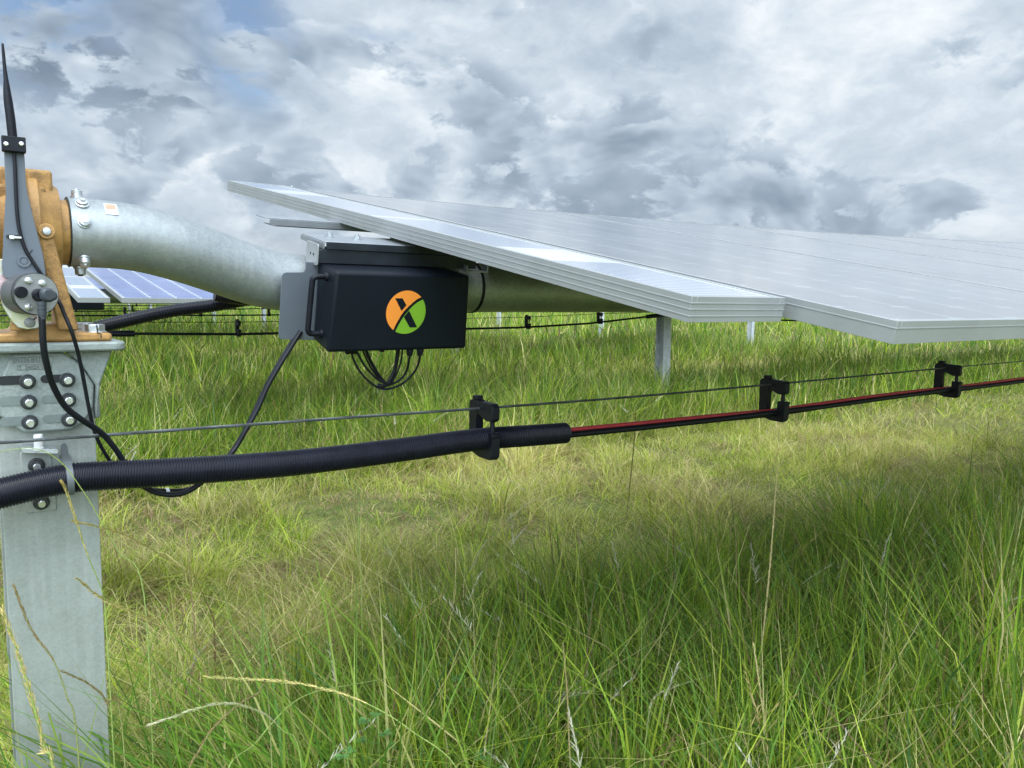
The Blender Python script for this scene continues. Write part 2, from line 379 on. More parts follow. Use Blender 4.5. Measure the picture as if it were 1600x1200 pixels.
LEAF = leaf_mat('grass_blades')
def blades(name, pos, h, wd, az, lean, curl, col, label, matl=LEAF, kind='stuff'):
    n = len(h); lv = np.array([0, .33, .68, 1.0]); wf = np.array([.75, 1.0, .72, 0])
    dx, dy = np.cos(az), np.sin(az); sxn, syn = -dy, dx
    tw = rng.uniform(-1.3, 1.3, n); sxx = dx*np.sin(tw)+sxn*np.cos(tw); syy = dy*np.sin(tw)+syn*np.cos(tw)
    V = np.zeros((n, 7, 3)); k = 0
    for q, (t, f) in enumerate(zip(lv, wf)):
        off = h*(lean*t+curl*t*t*t); zc = h*(t-.35*np.minimum(curl, 1.6)*t**3*np.abs(lean+curl)*.6)
        cx_ = pos[:, 0]+dx*off; cy_ = pos[:, 1]+dy*off; cz_ = pos[:, 2]+zc
        if q < 3:
            for sg in (-1, 1):
                V[:, k, 0] = cx_+sg*sxx*wd*f/2; V[:, k, 1] = cy_+sg*syy*wd*f/2; V[:, k, 2] = cz_; k += 1
        else: V[:, k, 0] = cx_; V[:, k, 1] = cy_; V[:, k, 2] = cz_
    tri = np.array([[0, 1, 3], [0, 3, 2], [2, 3, 5], [2, 5, 4], [4, 5, 6]])
    idx = (np.arange(n)[:, None, None]*7+tri[None]).reshape(-1)
    me = bpy.data.meshes.new(name); me.vertices.add(n*7); me.vertices.foreach_set('co', V.reshape(-1))
    nf = n*5; me.loops.add(nf*3); me.loops.foreach_set('vertex_index', idx.astype(np.int32))
    me.polygons.add(nf); me.polygons.foreach_set('loop_start', (np.arange(nf)*3).astype(np.int32))
    me.polygons.foreach_set('use_smooth', np.ones(nf, bool))
    me.update(calc_edges=False)
    ca = me.color_attributes.new('Col', 'FLOAT_COLOR', 'POINT')
    C4 = np.ones((n, 7, 4), np.float32); C4[:, :, :3] = np.clip(col, 0, 1)[:, None, :]
    C4[:, :2, :3] *= np.array([1.0, .95, .8]); ca.data.foreach_set('color', C4.reshape(-1))
    me.materials.append(matl); o = bpy.data.objects.new(name, me); COL.objects.link(o)
    tag(o, label, 'grass', kind=kind); return o

def tall_f(X, Y):                               # 1 under the rows, 0 in the mown strip between them
    wob = .5*(value_noise(X+80, Y+20, 1.6, 11)-.5)+.35*(value_noise(X+80, Y+20, .5, 12)-.5)
    near = Y < 4.4
    ph = (Y-1.45+wob) % PITCH; dd = np.minimum(ph, PITCH-ph)
    a = np.where(near, .62-.35*np.clip(1.2-X, 0, 1), .95); f = 1-np.clip((dd-a)/.95, 0, 1); return f*f*(3-2*f)*np.where(near, 1-.25*np.clip(1.2-X, 0, 1), 1)
def field(n, r0, r1, wmul, hmul=1.0, seed=1, spread=(-.72, .78)):
    g_ = np.random.default_rng(seed)
    r = np.sqrt(g_.uniform(r0*r0, r1*r1, n)); a = YAW+g_.uniform(spread[0], spread[1], n)
    X = r*np.sin(a); Y = r*np.cos(a); ok = (Y > .35); X, Y = X[ok], Y[ok]; n = len(X)
    # gather into tufts
    cx_ = np.round(X/.11)*.11; cy_ = np.round(Y/.11)*.11; tf = (value_noise(cx_*9+900, cy_*9+900, 1.0, 21)); pull = .45*tf
    X = X*(1-pull)+(cx_+.05*(tf-.5))*pull; Y = Y*(1-pull)+(cy_+.05*(.5-tf))*pull
    tall = tall_f(X, Y); p1 = value_noise(X+200, Y+200, .55, 31); p2 = value_noise(X+200, Y+200, 1.7, 32); p3 = value_noise(X+300, Y+100, .22, 33)
    h = (.09+.09*p1)*(1-tall)+(np.where(Y < 4, .29, .37)+.20*p2)*tall
    h *= (.55+.9*g_.random(n)**1.2)*(.75+.5*p3)
    tuftm = (value_noise(X+500, Y+500, .35, 41) > .74)&(tall < .5); h = np.where(tuftm, h*1.7, h)
    h *= hmul
    wd = g_.uniform(.0026, .0068, n)*wmul*(.80+.57*tall)*(.6+1.1*g_.random(n)**3)
    p4 = value_noise(X+700, Y+50, .42, 61)*.6+value_noise(X+700, Y+50, .17, 62)*.4; bare = (p4 > .56)&(tall < .5)
    h = np.where(bare, h*.45, h)
    az = g_.uniform(0, 2*np.pi, n); lean = g_.normal(0, .26, n)+.14; curl = np.abs(g_.normal(0, .40, n))*np.where(g_.random(n) < .25, 1.8, .7)+np.where(tall < .5, .38, .06)
    # colour
    green = np.array([.225, .345, .032]); ygreen = np.array([.39, .47, .055]); straw = np.array([.58, .51, .23]); dark = np.array([.125, .230, .030]); brown = np.array([.27, .17, .10]); blue = np.array([.07, .17, .05])
    u = g_.random(n); dry = np.clip((1-tall)*(.46+.6*(p2-.5))+.10+.5*(p1-.5)*(1-tall), .04, .75)
    col = np.where((u < dry)[:, None], straw, np.where((u < dry+(.35+.2*(1-tall)))[:, None], ygreen, green))
    u2 = g_.random(n); dk = .10+.32*tall
    col = np.where(((u > dry)&(u2 < dk))[:, None], dark, col)
    col = np.where((u2 > .955)[:, None], brown, col); col = np.where(((u2 > .90)&(u2 < .955)&(tall > .4))[:, None], blue, col)
    col = col*(1+g_.normal(0, .16, n))[:, None]*(.85+.3*p2)[:, None]
    pinkish = bare&(g_.random(n) < .6); col = np.where(pinkish[:, None], np.array([.34, .235, .15])*(1+g_.normal(0, .2, n))[:, None], col)
    vt = value_noise(X*1.0+400, Y+400, .055, 71)*.55+value_noise(X+400, Y+400, .16, 72)*.45
    kv = np.where(Y > 8.5, .5, 1.0); col = col*(1+kv*(np.clip(.30+1.4*vt, .35, 1.7)-1))[:, None]; h = h*(.65+.7*value_noise(X+400, Y+400, .08, 73))
    # low dry thatch: lay some blades nearly flat
    flat = (g_.random(n) < .35*(1-tall)+.04); lean = np.where(flat, lean*2+1.0, lean); h = np.where(flat, h*.8, h)
    z = np.full(n, -.012)+gz(X, Y)
    return np.stack([X, Y, z], 1), h, wd, az, lean, curl, col
def arching(n, x0, x1, y0, y1, seed, h0, h1, az0, lean0, label):
    g_ = np.random.default_rng(seed); X = g_.uniform(x0, x1, n); Y = g_.uniform(y0, y1, n); h = g_.uniform(h0, h1, n)
    c = np.array([[.17, .33, .035], [.28, .40, .06], [.40, .40, .13], [.10, .22, .03]])[g_.integers(0, 4, n)]*(1+g_.normal(0, .15, n))[:, None]
    blades('grass', np.stack([X, Y, np.full(n, -.01)], 1), h, g_.uniform(.0035, .0085, n), az0+g_.normal(0, .9, n), np.abs(g_.normal(lean0, .18, n)), np.abs(g_.normal(.35, .25, n)), c, label)
if True:
    arching(950, -.15, .75, 1.30, 1.62, 81, .46, .88, math.pi*.95, .30, 'long blades arching to the left in front of the foot of the near pile')
    arching(420, .55, 1.9, 1.15, 1.8, 82, .36, .66, math.pi*.8, .30, 'long loose blades along the bottom edge beside the weeds')
    blades('grass', *field(150000, .8, 4.2, .86, 1.0, 1), 'green and straw coloured meadow grass growing in the foreground under the near row')
    blades('grass', *field(190000, 4.0, 9.5, 1.0, 1.0, 2), 'pale mown grass strip and taller tufts between the first two rows')
    blades('grass', *field(140000, 9.2, 22, 1.8, 1.0, 3, (-.66, .66)), 'grass beyond the second row of panels')
    blades('grass', *field(80000, 21, 70, 5.0, 1.15, 4, (-.66, .66)), 'far grass field running under the distant rows')

# ------------------------------------------------------------------ solar panels
def panel(name, label, x, W, s0, s1, T=.035, ribs=(.009,), glass='glass', Y=0.0, z=0.0, group=None, tilt=TILT, lip=.011, clampbolt=False, slope=0.0):
    base = np.array([x, Y, z])+OT+nv*.155 if tilt == TILT else np.array([x, Y+PY, z+PZ])
    r = thing(name, label, 'solar panel', tuple(base), group, rx=tilt); r.rotation_euler = (tilt, -slope, 0)
    f = MB(); e = .0007
    f.box((0, s0, -T), (lip, s1, 0)); f.box((W-lip, s0, -T), (W, s1, 0))
    f.box((lip+.0002, s0, -T), (W-lip-.0002, s0+lip, 0)); f.box((lip+.0002, s1-lip, -T), (W-lip-.0002, s1, 0))
    for k in ribs:                                # extruded grooves: thin ribs standing proud of the outer faces
        f.box((-e, s0-e, -k-.0022), (0, s1+e, -k)); f.box((0, s0-e, -k-.0022), (W, s0, -k)); f.box((W, s0-e, -k-.0022), (W+e, s1+e, -k))
    f.box((lip, s0+lip, -T), (lip+.014, s1-lip, -T+.0015)); f.box((W-lip-.014, s0+lip, -T), (W-lip, s1-lip, -T+.0015))
    part('frame', f, M['alu'], r, bevel=.0006)
    gl = MB(); gl.box((lip-.001, s0+lip-.001, -.0062), (W-lip+.001, s1-lip+.001, -.0016)); part('glass', gl, M[glass], r, smooth=0)
    return r
X0 = .838; XB = 1.0666; WB = 1.134; GAP = .010; L2 = 1.14
ordn = ['nearest', 'second', 'third', 'fourth', 'fifth', 'sixth', 'seventh', 'eighth', 'ninth', 'tenth', 'eleventh', 'twelfth', 'thirteenth', 'fourteenth', 'fifteenth', 'sixteenth']
sp = panel('solar_panel', 'narrow silver framed solar strip panel with white bands directly above the black control box', X0, .207, -L2+.170, L2+.157, .037, (.0085, .0175, .0270), 'glass_small')
jb = MB(); jb.box((.05, -.05, -.052), (.15, .07, -.0375)); part('junction_box', jb, M['plastic'], sp, bevel=.003)
tie = MB(); tie.lathe((.203, L2+.06, .001), (0, 0, 1), [(0, .006), (.004, .006), (.005, .004)], 10); part('screw', tie, M['zinc'], sp)
n1 = 15
for k in range(n1):
    x = XB+k*(WB+GAP)
    panel('solar_panel', '%s large silver framed panel of the near row%s' % (ordn[k].replace('nearest', 'first'), ', beside the narrow strip panel' if k == 0 else ', counted from the narrow strip panel'),
          x, WB, -L2, L2, .033, (.0095,), 'glass', z=rise(x), group='large panels of the near row', slope=math.atan((rise(x+WB)-rise(x))/WB))

# ------------------------------------------------------------------ pile with its bolted-on bracket and gearbox
PX = .131
def wpile(r, x, y, top, bot=-1.9, bw=.152, dp=.150, tf=.009, tw=.007, m='pile', bolts=False):
    a = MB(); a.box((x-bw/2, y, bot), (x+bw/2, y+tf, top)); a.box((x-bw/2, y+dp-tf, bot), (x+bw/2, y+dp, top)); a.box((x-tw/2, y+tf, bot), (x+tw/2, y+dp-tf, top))
    part('column', a, M[m], r, bevel=.0012)
YF = 1.640                                       # front face of the pile
pr = thing('steel_pile', 'galvanised steel pile in the left foreground carrying the gearbox', 'steel pile', (PX, YF+.075, -HC))
wpile(pr, PX, YF, -.12)
def hexnut(mb, c, ax, r, t): mb.lathe(c, ax, [(0, r), (t, r)], 6)
# lower small bolts and their pads on the pile face
for (bx, bz) in ((.110, -.302), (.1145, -.370)):
    q = MB(); q.box((bx-.024, YF-.003, bz-.018), (bx+.024, YF, bz+.026)); part('backing_plate', q, M['pile'], pr, bevel=.002)
    q = MB(); q.lathe((bx, YF-.003, bz), (0, -1, 0), [(0, .0135), (.003, .0135), (.0035, .0125)], 24); hexnut(q, (bx, YF-.0065, bz), (0, -1, 0), .0108, .007)
    b_ = part('nut', q, M['washer'], pr); q = MB(); q.lathe((bx, YF-.0136, bz), (0, -1, 0), [(0, .0062), (.007, .0062), (.008, .0052)], 16); part('bolt_end', q, M['bright'], b_)
# cast bracket: top plate, raised face plate with slots, side wings
br = thing('mounting_bracket', 'grey galvanised cast bracket with slotted bolt holes on top of the near pile', 'bracket', (PX, YF, -.10))
def rr_poly(x0, x1, z0, z1, r, n=5):
    out = []
    for cx_, cz_, a0 in ((x1-r, z0+r, -90), (x1-r, z1-r, 0), (x0+r, z1-r, 90), (x0+r, z0+r, 180)):
        for k in range(n+1):
            a = R(a0+90*k/n); out.append((cx_+r*math.cos(a), cz_+r*math.sin(a)))
    return out
q = MB(); q.prism(rr_poly(PX-.128, PX+.128, YF-.045, YF+.195, .022), -.098, -.0815, lambda u, v, d: (u, v, d))
tp = part('top_plate', q, M['cast'], br, bevel=.004)
YP = YF-.021                                     # front of the raised face plate
fy = lambda u, v, d: (u, YP+d, v)
fp = [(PX-.050, -.099), (PX-.075, -.158), (PX-.075, -.205), (PX-.040, -.240), (PX+.036, -.241), (PX+.058, -.226), (PX+.072, -.200), (PX+.074, -.160), (PX+.052, -.120), (PX+.028, -.099)]
fp = fp[::-1]
q = MB(); q.prism(fp[::-1], 0, .0205, fy); part('face_plate', q, M['cast'], br, bevel=.004, smooth=40)
for sg in (-1, 1):                               # side wings flaring up under the top plate
    q = MB(); w_ = [(PX+sg*.077, -.226), (PX+sg*.086, -.158), (PX+sg*.108, -.0985), (PX+sg*.030, -.0985), (PX+sg*.055, -.121), (PX+sg*.077, -.162), (PX+sg*.074, -.203)]
    if sg < 0: w_ = w_[::-1]
    q.prism(w_, .006, .034, fy); part('wing', q, M['cast'], br, bevel=.003)
    q = MB(); q.box((PX+sg*.100-.005, YF-.01, -.150), (PX+sg*.100+.005, YF+.15, -.0985)) if False else q.prism([(YF+.01, -.0985), (YF+.01, -.225), (YF+.05, -.225), (YF+.17, -.0985)][::-1], PX+sg*.0785, PX+sg*.0865, lambda u, v, d: (d, u, v))
    part('gusset', q, M['cast'], br, bevel=.002)
def slot(mb, x0, x1, z, r, y, dz=0.0):
    pl = []
    for k in range(9): a = R(-90+180*k/8); pl.append((x1+r*math.cos(a), z+dz+r*math.sin(a)))
    for k in range(9): a = R(90+180*k/8); pl.append((x0+r*math.cos(a), z+r*math.sin(a)))
    mb.prism(pl, 0, .0012, lambda u, v, d: (u, y-d, v))
for i, bz in enumerate((-.149, -.185, -.2205)):
    for j, bx in enumerate((.1018, .1625)):
        q = MB(); slot(q, bx-.037+.003*j, bx-.004, bz+.003, .0078 if j == 0 else .007, YP-.0003)
        part('slot', q, M['tie_hole'] if (i == 0) else M['slotgrey'] if 'slotgrey' in M else M['washer'], br, smooth=0) if i == 0 else part('slot', q, M.setdefault('slotgrey', mat('shaded_slot_steel', (.16, .19, .18), .6, .2, .1, 60)), br, smooth=0)
        q = MB(); q.lathe((bx, YP-.0016, bz), (0, -1, 0), [(0, .0128), (.0035, .0128), (.0042, .0118)], 26); hexnut(q, (bx, YP-.0058, bz), (0, -1, 0), .0105, .0080)
        nb = part('nut', q, M['washer'], br); q = MB(); q.lathe((bx, YP-.0138, bz), (0, -1, 0), [(0, .0066), (.008, .0066), (.0092, .0054)], 18); part('bolt_end', q, M['bright'], nb)
def text_part(txt, loc, size, m, parent, ext=.0006):
    cu_ = bpy.data.curves.new('lettering', 'FONT'); cu_.body = txt; cu_.size = size; cu_.extrude = ext; cu_.align_x = 'LEFT'; cu_.space_character = .95
    tmp = bpy.data.objects.new('tmp', cu_); COL.objects.link(tmp); dg = bpy.context.evaluated_depsgraph_get(); dg.update()
    me = bpy.data.meshes.new_from_object(tmp.evaluated_get(dg)); bpy.data.objects.remove(tmp)
    me.transform(Matrix.Translation(Vector(loc)-ORG[parent]) @ Matrix.Rotation(math.pi/2, 4, 'X')); me.materials.clear(); me.materials.append(m); me.name = 'lettering'
    o = bpy.data.objects.new('lettering', me); COL.objects.link(o); o.parent = parent; ORG[o] = ORG[parent]; return o
M['emboss'] = mat('stamped_letter_shadow', (.12, .14, .12), .6, .2)
M['emboss_hi'] = mat('stamped_letter_pad', (.44, .48, .43), .55, .3, .1, 80)
for (x0_, x1_, z0_, z1_) in ((.0815, .1430, -.1165, -.1065), (.0875, .1400, -.1290, -.1195)):
    q = MB(); e_ = .0007
    for a, b_ in (((x0_, z0_), (x1_, z0_+e_)), ((x0_, z1_-e_), (x1_, z1_)), ((x0_, z0_+e_), (x0_+e_, z1_-e_)), ((x1_-e_, z0_+e_), (x1_, z1_-e_))):
        q.box((a[0], YP-.0009, a[1]), (b_[0], YP-.0001, b_[1]))
    part('lettering_border', q, M['emboss'], br, smooth=0)
text_part('01524 B4TM', (.0828, YP-.0004, -.1150), .0098, M['emboss'], br)
text_part('T  24024 15', (.0892, YP-.0004, -.1277), .0090, M['emboss'], br)
for (bx, by) in ((PX+.087, YF+.01), (PX+.085, YF+.155), (PX-.087, YF+.01)):
    q = MB(); q.lathe((bx, by, -.0985), (0, 0, -1), [(0, .0185), (.003, .0185)], 24); hexnut(q, (bx, by, -.1017), (0, 0, -1), .0165, .013); q.cyl((bx, by, -.1148), (bx, by, -.123), .0088, 16)
    part('hex_nut', q, M['zinc'], br)
for i, bx in enumerate((.1240, .1600)):          # cast notches at the lower left
    pass

# slew gearbox (ochre)
sd = thing('slew_gearbox', 'ochre painted slewing gearbox on top of the near pile', 'gearbox', (PX, 1.70, -.08))
AZ = .117; AY = 1.705
q = MB(); q.lathe((PX-.028, AY, AZ), (1, 0, 0), [(-.075, .050), (-.068, .060), (-.034, .061), (-.032, .084), (-.012, .090), (.0, .100), (.012, .104), (.030, .103), (.034, .097), (.046, .090), (.060, .083), (.0645, .080), (.066, .0610), (.070, .0595), (.079, .0595), (.0795, .0580), (.0905, .0580)], 64)
part('housing', q, M['ochre'], sd, smooth=28, bevel=.0015)
q = MB(); q.lathe((PX-.04, AY, AZ), (1, 0, 0), [(0, .108), (.004, .112), (.022, .112), (.027, .107)], 64); part('gear_ring', q, M['ochre'], sd, smooth=30)
q = MB(); q.box((.045, AY-.055, .17), (.158, AY+.05, .221)); q.box((.052, AY-.07, .13), (.146, AY+.055, .19)); part('top_block', q, M['ochre_rough'], sd, bevel=.006)
q = MB(); q.cyl((.010, AY-.02, .13), (.072, AY-.115, .17), .036, 28, .004) if False else q.lathe((.02, AY-.095, .135), (0, 0, 1), [(-.07, .030), (-.065, .040), (.05, .040), (.060, .034), (.085, .030)], 30); part('worm_housing', q, M['ochre'], sd, bevel=.002)
q = MB(); q.prism([(PX-.105, -.0812), (PX+.108, -.0812), (PX+.108, -.0665), (PX+.045, -.0640), (PX+.035, -.050), (PX-.035, -.050), (PX-.045, -.064), (PX-.105, -.0665)], -.085, .115, lambda u, v, d: (u, AY+d*-1+.03, v))
part('foot', q, M['ochre'], sd, bevel=.005)
q = MB(); q.prism([(PX+.020, -.060), (PX+.052, -.060), (.1505, .100), (.137, .116), (.126, .100)], 0, .020, lambda u, v, d: (u, 1.598+d, v)); q.prism([(PX-.052, -.060), (PX-.020, -.060), (.132, .100), (.120, .116), (.107, .100)], 0, .020, lambda u, v, d: (u, 1.596+d, v))
q.prism([(PX+.022, -.0625), (PX+.050, -.0625), (PX+.046, -.020), (PX+.024, -.020)], .0205, .150, lambda u, v, d: (u, 1.598+d, v))
part('support_leg', q, M['ochre_rough'], sd, bevel=.003)
q = MB(); q.lathe((.140, 1.600, .110), (0, -1, 0), [(-.06, .013), (.004, .0135), (.0055, .012)], 28); part('boss', q, M['ochre'], sd)
q = MB(); q.lathe((.140, 1.5944, .110), (0, -1, 0), [(0, .0072), (.002, .0072), (.004, .0060), (.0045, .003)], 20); part('screw', q, M['zinc'], sd)
for (bx, by) in ((PX+.083, 1.645), (PX+.079, 1.76), (PX-.083, 1.645)):
    q = MB(); q.lathe((bx, by, -.0664), (0, 0, 1), [(0, .0195), (.0028, .0195)], 28); hexnut(q, (bx, by, -.0635), (0, 0, 1), .0172, .0125)
    hb = part('hex_bolt', q, M['zinc'], sd, bevel=.0012)
q = MB(); q.tube([(PX+.084, 1.6275, -.052), (PX+.0843, 1.6262, -.060), (PX+.0848, 1.6250, -.0655), (PX+.085, 1.618, -.0667), (PX+.085, 1.588, -.0667), (PX+.085, 1.5865, -.074)], .0011, 6); part('paint_stripe', q, M['mark'], hb)

# ------------------------------------------------------------------ offset pipe
cp = thing('offset_pipe', 'thick galvanised S shaped pipe running from the ochre gearbox down to the black control box', 'steel pipe', (.19, AY, .05))
ctr = smoothpath([(.183, AY, .118), (.225, AY, .1178), (.274, AY+.002, .116), (.325, AY+.006, .109), (.381, AY+.012, .0955), (.438, AY+.022, .079), (.518, AY+.034, .054), (.575, AY+.039, .0400), (.625, OT[1], OT[2]+.0015), (.70, OT[1], OT[2])], 8)
q = MB(); q.tube(ctr, .0635, 56, caps=False)
q.lathe(ctr[0], (1, 0, 0), [(-.0005, .0575), (-.0005, .0635), (.0, .0640)], 56, caps=False); part('pipe', q, M['pipe'], cp, smooth=50)
q = MB(); q.lathe((.1822, AY, AZ+.001), (1, 0, 0), [(0, .0592), (0, .0640), (.0012, .0648), (.0022, .0640)], 56, caps=False); part('end_edge', q, M['washer'], cp)
for k, (ang, hd) in enumerate(((88, 1), (50, 0), (14, 0), (-52, 1), (-86, 2), (130, 1), (170, 0))):
    a = R(ang); n_ = Vector((0, -math.cos(a), math.sin(a))); c = Vector((.2045 if k not in (0, 4) else .2010, AY, .1178))+n_*.0632
    q = MB(); q.lathe(c, n_, [(0, .0118), (.0035, .0116), (.0042, .0098), (.0085 if hd == 0 else .014, .0092), (.0095 if hd == 0 else .0152, .0075)], 22)
    pb = part('bolt', q, M['zinc'], cp)
    q = MB(); hexnut(q, c+n_*(.0096 if hd == 0 else .0153), n_, .0048, .003 if hd == 0 else .002); part('bolt_tip', q, M['zinc'] if hd != 2 else M['washer'], pb)
def patch(mb, x0, x1, a0, a1, rad, n=8, cy=AY, cz=.1175):
    vs = []
    for i in range(n+1):
        a = R(a0+(a1-a0)*i/n)
        for x in (x0, x1): vs.append((x, cy-rad*math.cos(a), cz-(x-.2)*.02+rad*math.sin(a)))
    mb.add(vs, [(2*i, 2*i+2, 2*i+3, 2*i+1) for i in range(n)])
q = MB(); patch(q, .2405, .2625, 32, 60, .0644); s_ = part('label', q, M['label_white'], cp, label='worn white and orange sticker')
q = MB(); patch(q, .2425, .2595, 44, 58, .0648); part('label_print', q, M['pink'], s_)

# ------------------------------------------------------------------ near torque tube
tt = thing('torque_tube', 'round galvanised torque tube under the near row of panels', 'torque tube', tl(.7, 0, 0))
q = MB(); segs = [(.70, 0)]+[(.7+.5*i, rise(.7+.5*i)) for i in range(1, 35)]
q.tube([Vector(tl(x, 0, 0))+Vector((0, 0, z)) for x, z in segs], .0632, 48); part('tube', q, M['tube'], tt)
q = MB(); q.lathe(tl(1.088, 0, 0), (1, 0, 0), [(0, .0634), (0, .0655), (.007, .0655), (.007, .0634)], 56, caps=False); part('strap', q, M['plastic'], tt)
for k in range(n1):
    x = XB+k*(WB+GAP)+WB+GAP/2
    rl = thing('mounting_rail', 'steel rail across the torque tube under the joint after the %s large panel' % ordn[k], 'mounting rail', tl(x, 0, .065), 'mounting rails of the near row')
    q = MB(); z_ = rise(x)
    def fr(u, v, d, z_=z_): a = tl(u, v, d); return (a[0], a[1], a[2]+z_)
    q.box((x-.05, -.22, .1005), (x+.05, .22, .104), fr); q.box((x-.020, -.22, .0655), (x-.017, .22, .1004), fr); q.box((x+.017, -.22, .0655), (x+.020, .22, .1004), fr)
    q.box((x-.05, -.22, .1042), (x-.03, .22, .1195), fr); q.box((x+.03, -.22, .1042), (x+.05, .22, .1195), fr)
    part('channel', q, M['alu_dark'], rl)

# purlin, saddle and channel over the control box
def bx(mb, a, b): return mb.box(a, b, tl)
pu = thing('support_rail', 'short aluminium rail poking out to the left beneath the narrow panel', 'support rail', tl(.65, .30, .10))
q = MB(); bx(q, (.640, .262, .1172), (1.06, .325, .1192)); bx(q, (.655, .262, .1010), (1.06, .265, .1170)); bx(q, (.672, .2650, .0985), (1.06, .310, .1008))
q.hexa([tl(*c) for c in ((.655, .262, .1010), (.672, .262, .0985), (.672, .310, .0985), (.655, .310, .1010), (.655, .262, .1030), (.672, .262, .1008), (.672, .310, .1008), (.655, .310, .1030))])
part('rail_body', q, M['alu_dark'], pu, bevel=.0006)
sa = thing('saddle_plate', 'folded steel saddle plate bolted between the narrow panel and the black control box', 'saddle plate', tl(.80, 0, .11))
q = MB(); bx(q, (.652, -.105, .1060), (1.055, .032, .1085)); part('plate', q, M['alu_dark'], sa, bevel=.0008)
q = MB(); bx(q, (.655, -.108, .0925), (1.055, -.1055, .1080)); part('front_lip', q, M['channel'], sa, bevel=.0008)
q = MB(); q.prism([(-.1055, .0925), (.032, .0960), (.032, .1055), (-.1055, .1055)][::-1], .6495, .6518, lambda u, v, d: tl(d, u, v)); part('side_lip', q, M['alu_dark'], sa)
for (x, s) in ((.700, -.010), (.760, -.025)):
    q = MB(); q.lathe(tl(x, s, 0.1087), tuple(nv), [(0, .0105), (.002, .0105)], 18); q.lathe(tl(x, s, 0.111), tuple(nv), [(0, .0075), (.006, .0075)], 6); q.lathe(tl(x, s, 0.1172), tuple(nv), [(0, .0042), (.003, .0042)], 12); part('bolt', q, M['zinc'], sa)
q = MB(); bx(q, (.6405, -.104, .0620), (1.035, -.045, .0910)); part('channel', q, M['channel'], sa, bevel=.0012)
q = MB(); q.prism(rr_poly(-.106, -.040, .0560, .1020, .005)[::-1], .6370, .6400, lambda u, v, d: tl(d, u, v)); ep = part('end_plate', q, M['alu'], sa, bevel=.0006)
for s in (-.083, -.066):
    q = MB(); q.lathe(tl(.6368, s, .078), (-1, 0, 0), [(0, .0028), (.0003, .0028)], 14); part('screw_hole', q, M['tie_hole'], ep)
q = MB(); bx(q, (1.000, -.120, .0560), (1.060, -.100, .0585)); bx(q, (1.0575, -.120, .0590), (1.060, -.100, .0800)); bx(q, (1.000, -.1195, .0590), (1.0025, -.100, .0720)); part('clip', q, M['alu_dark'], sa)
# control box
cb = thing('control_box', 'black control box with round orange and green emblem hanging under the narrow panel', 'control box', tl(.80, -.14, .06))
def boxf(sgn, x0, x1, xb0, xb1, z0, z1): pass
q = MB()
c8 = [(.6330, -.198, -.1105), (.9720, -.198, -.1105), (.9660, -.092, -.1060), (.6420, -.092, -.1060), (.6420, -.198, .0600), (.9625, -.198, .0600), (.9600, -.092, .0600), (.6460, -.092, .0600)]
q.hexa([tl(*c) for c in c8]); part('enclosure', q, M['black'], cb, bevel=.0075, smooth=60).modifiers['bevel'].segments = 4
q = MB(); bx(q, (.648, -.0918, -.100), (.945, -.0868, .055)); part('gasket', q, M['plastic'], cb)
hp = smoothpath([tl(.646, -.150, .0405), tl(.622, -.150, .0405), tl(.6135, -.150, .0355), tl(.6115, -.150, .026), tl(.6080, -.150, -.060), tl(.6085, -.150, -.0735), tl(.6150, -.150, -.0800), tl(.640, -.150, -.0800)], 6)
q = MB(); q.tube(hp, .0060, 16); hd_ = part('handle', q, M['plastic'], cb)
for x_, h_ in ((.6365, .0405), (.6325, -.0800)):
    q = MB(); q.lathe(tl(x_, -.150, h_), (1, 0, 0), [(0, .0088), (.008, .0098)], 18); part('handle_foot', q, M['plastic'], hd_)
# emblem, printed on the front face
cxl, chl = locS(634.5, 488, -.1985); RX, RH = .0478, .0478
def emb(poly, d0, d1): return lambda: None
def logo(poly, m, parent, d=.0006):
    q = MB(); q.prism([(cxl+u*RX, chl+v*RH) for u, v in poly][::-1], 0, d, lambda u, v, dd: tl(u, -.1984-dd, v)); return part('emblem_field', q, m, parent, smooth=0)
A1 = [(-.58, -.815), (-.42, -.46), (-.27, -.18), (-.10, .07), (.10, .27), (.30, .45), (.52, .62), (.71, .705)]   # upper-left edge of the dark sweep
A2 = [(-.47, -.885), (-.34, -.60), (-.19, -.33), (-.05, -.12), (.12, .08), (.15, .12), (.30, .28), (.52, .46), (.80, .60)]  # lower-right edge
def arc(a0, a1, n=40): return [(math.cos(R(a0+(a1-a0)*i/n)), math.sin(R(a0+(a1-a0)*i/n))) for i in range(n+1)]
def strip_poly(edge, rim, name, m):              # triangulated between an edge curve and the rim
    n = len(edge)-1; q = MB(); vs = []; K = 24
    def samp(L, t): u = t*(len(L)-1); i = min(int(u), len(L)-2); f = u-i; return (L[i][0]*(1-f)+L[i+1][0]*f, L[i][1]*(1-f)+L[i+1][1]*f)
    for i in range(K+1):
        a = samp(edge, i/K); b = samp(rim, i/K)
        for (u, v) in (a, b): vs.append(tl(cxl+u*RX, -.1988, chl+v*RH))
    q.add(vs, [(2*i, 2*i+1, 2*i+3, 2*i+2) for i in range(K)]); return part(name, q, m, cb, smooth=0)
an = lambda p: math.degrees(math.atan2(p[1], p[0]))
o1 = strip_poly(A1, arc(360+an(A1[0]), an(A1[-1])), 'orange_field', M['orange'])
o2 = strip_poly(A2, arc(an(A2[0]), an(A2[-1])), 'green_field', M['green'])
def stroke(poly, par):
    q = MB(); q.add([tl(cxl+u*RX, -.1993, chl+v*RH) for u, v in poly], [tuple(range(len(poly)))]); part('emblem_stroke', q, M['black'], par, smooth=0)
stroke([(-.61, .645), (-.24, .645), (-.02, .33), (-.245, .07)], o1)
stroke([(-.22, -.38), (-.10, -.21), (.14, .08), (.62, -.70), (.24, -.70), (-.08, -.235)][1:], o2)
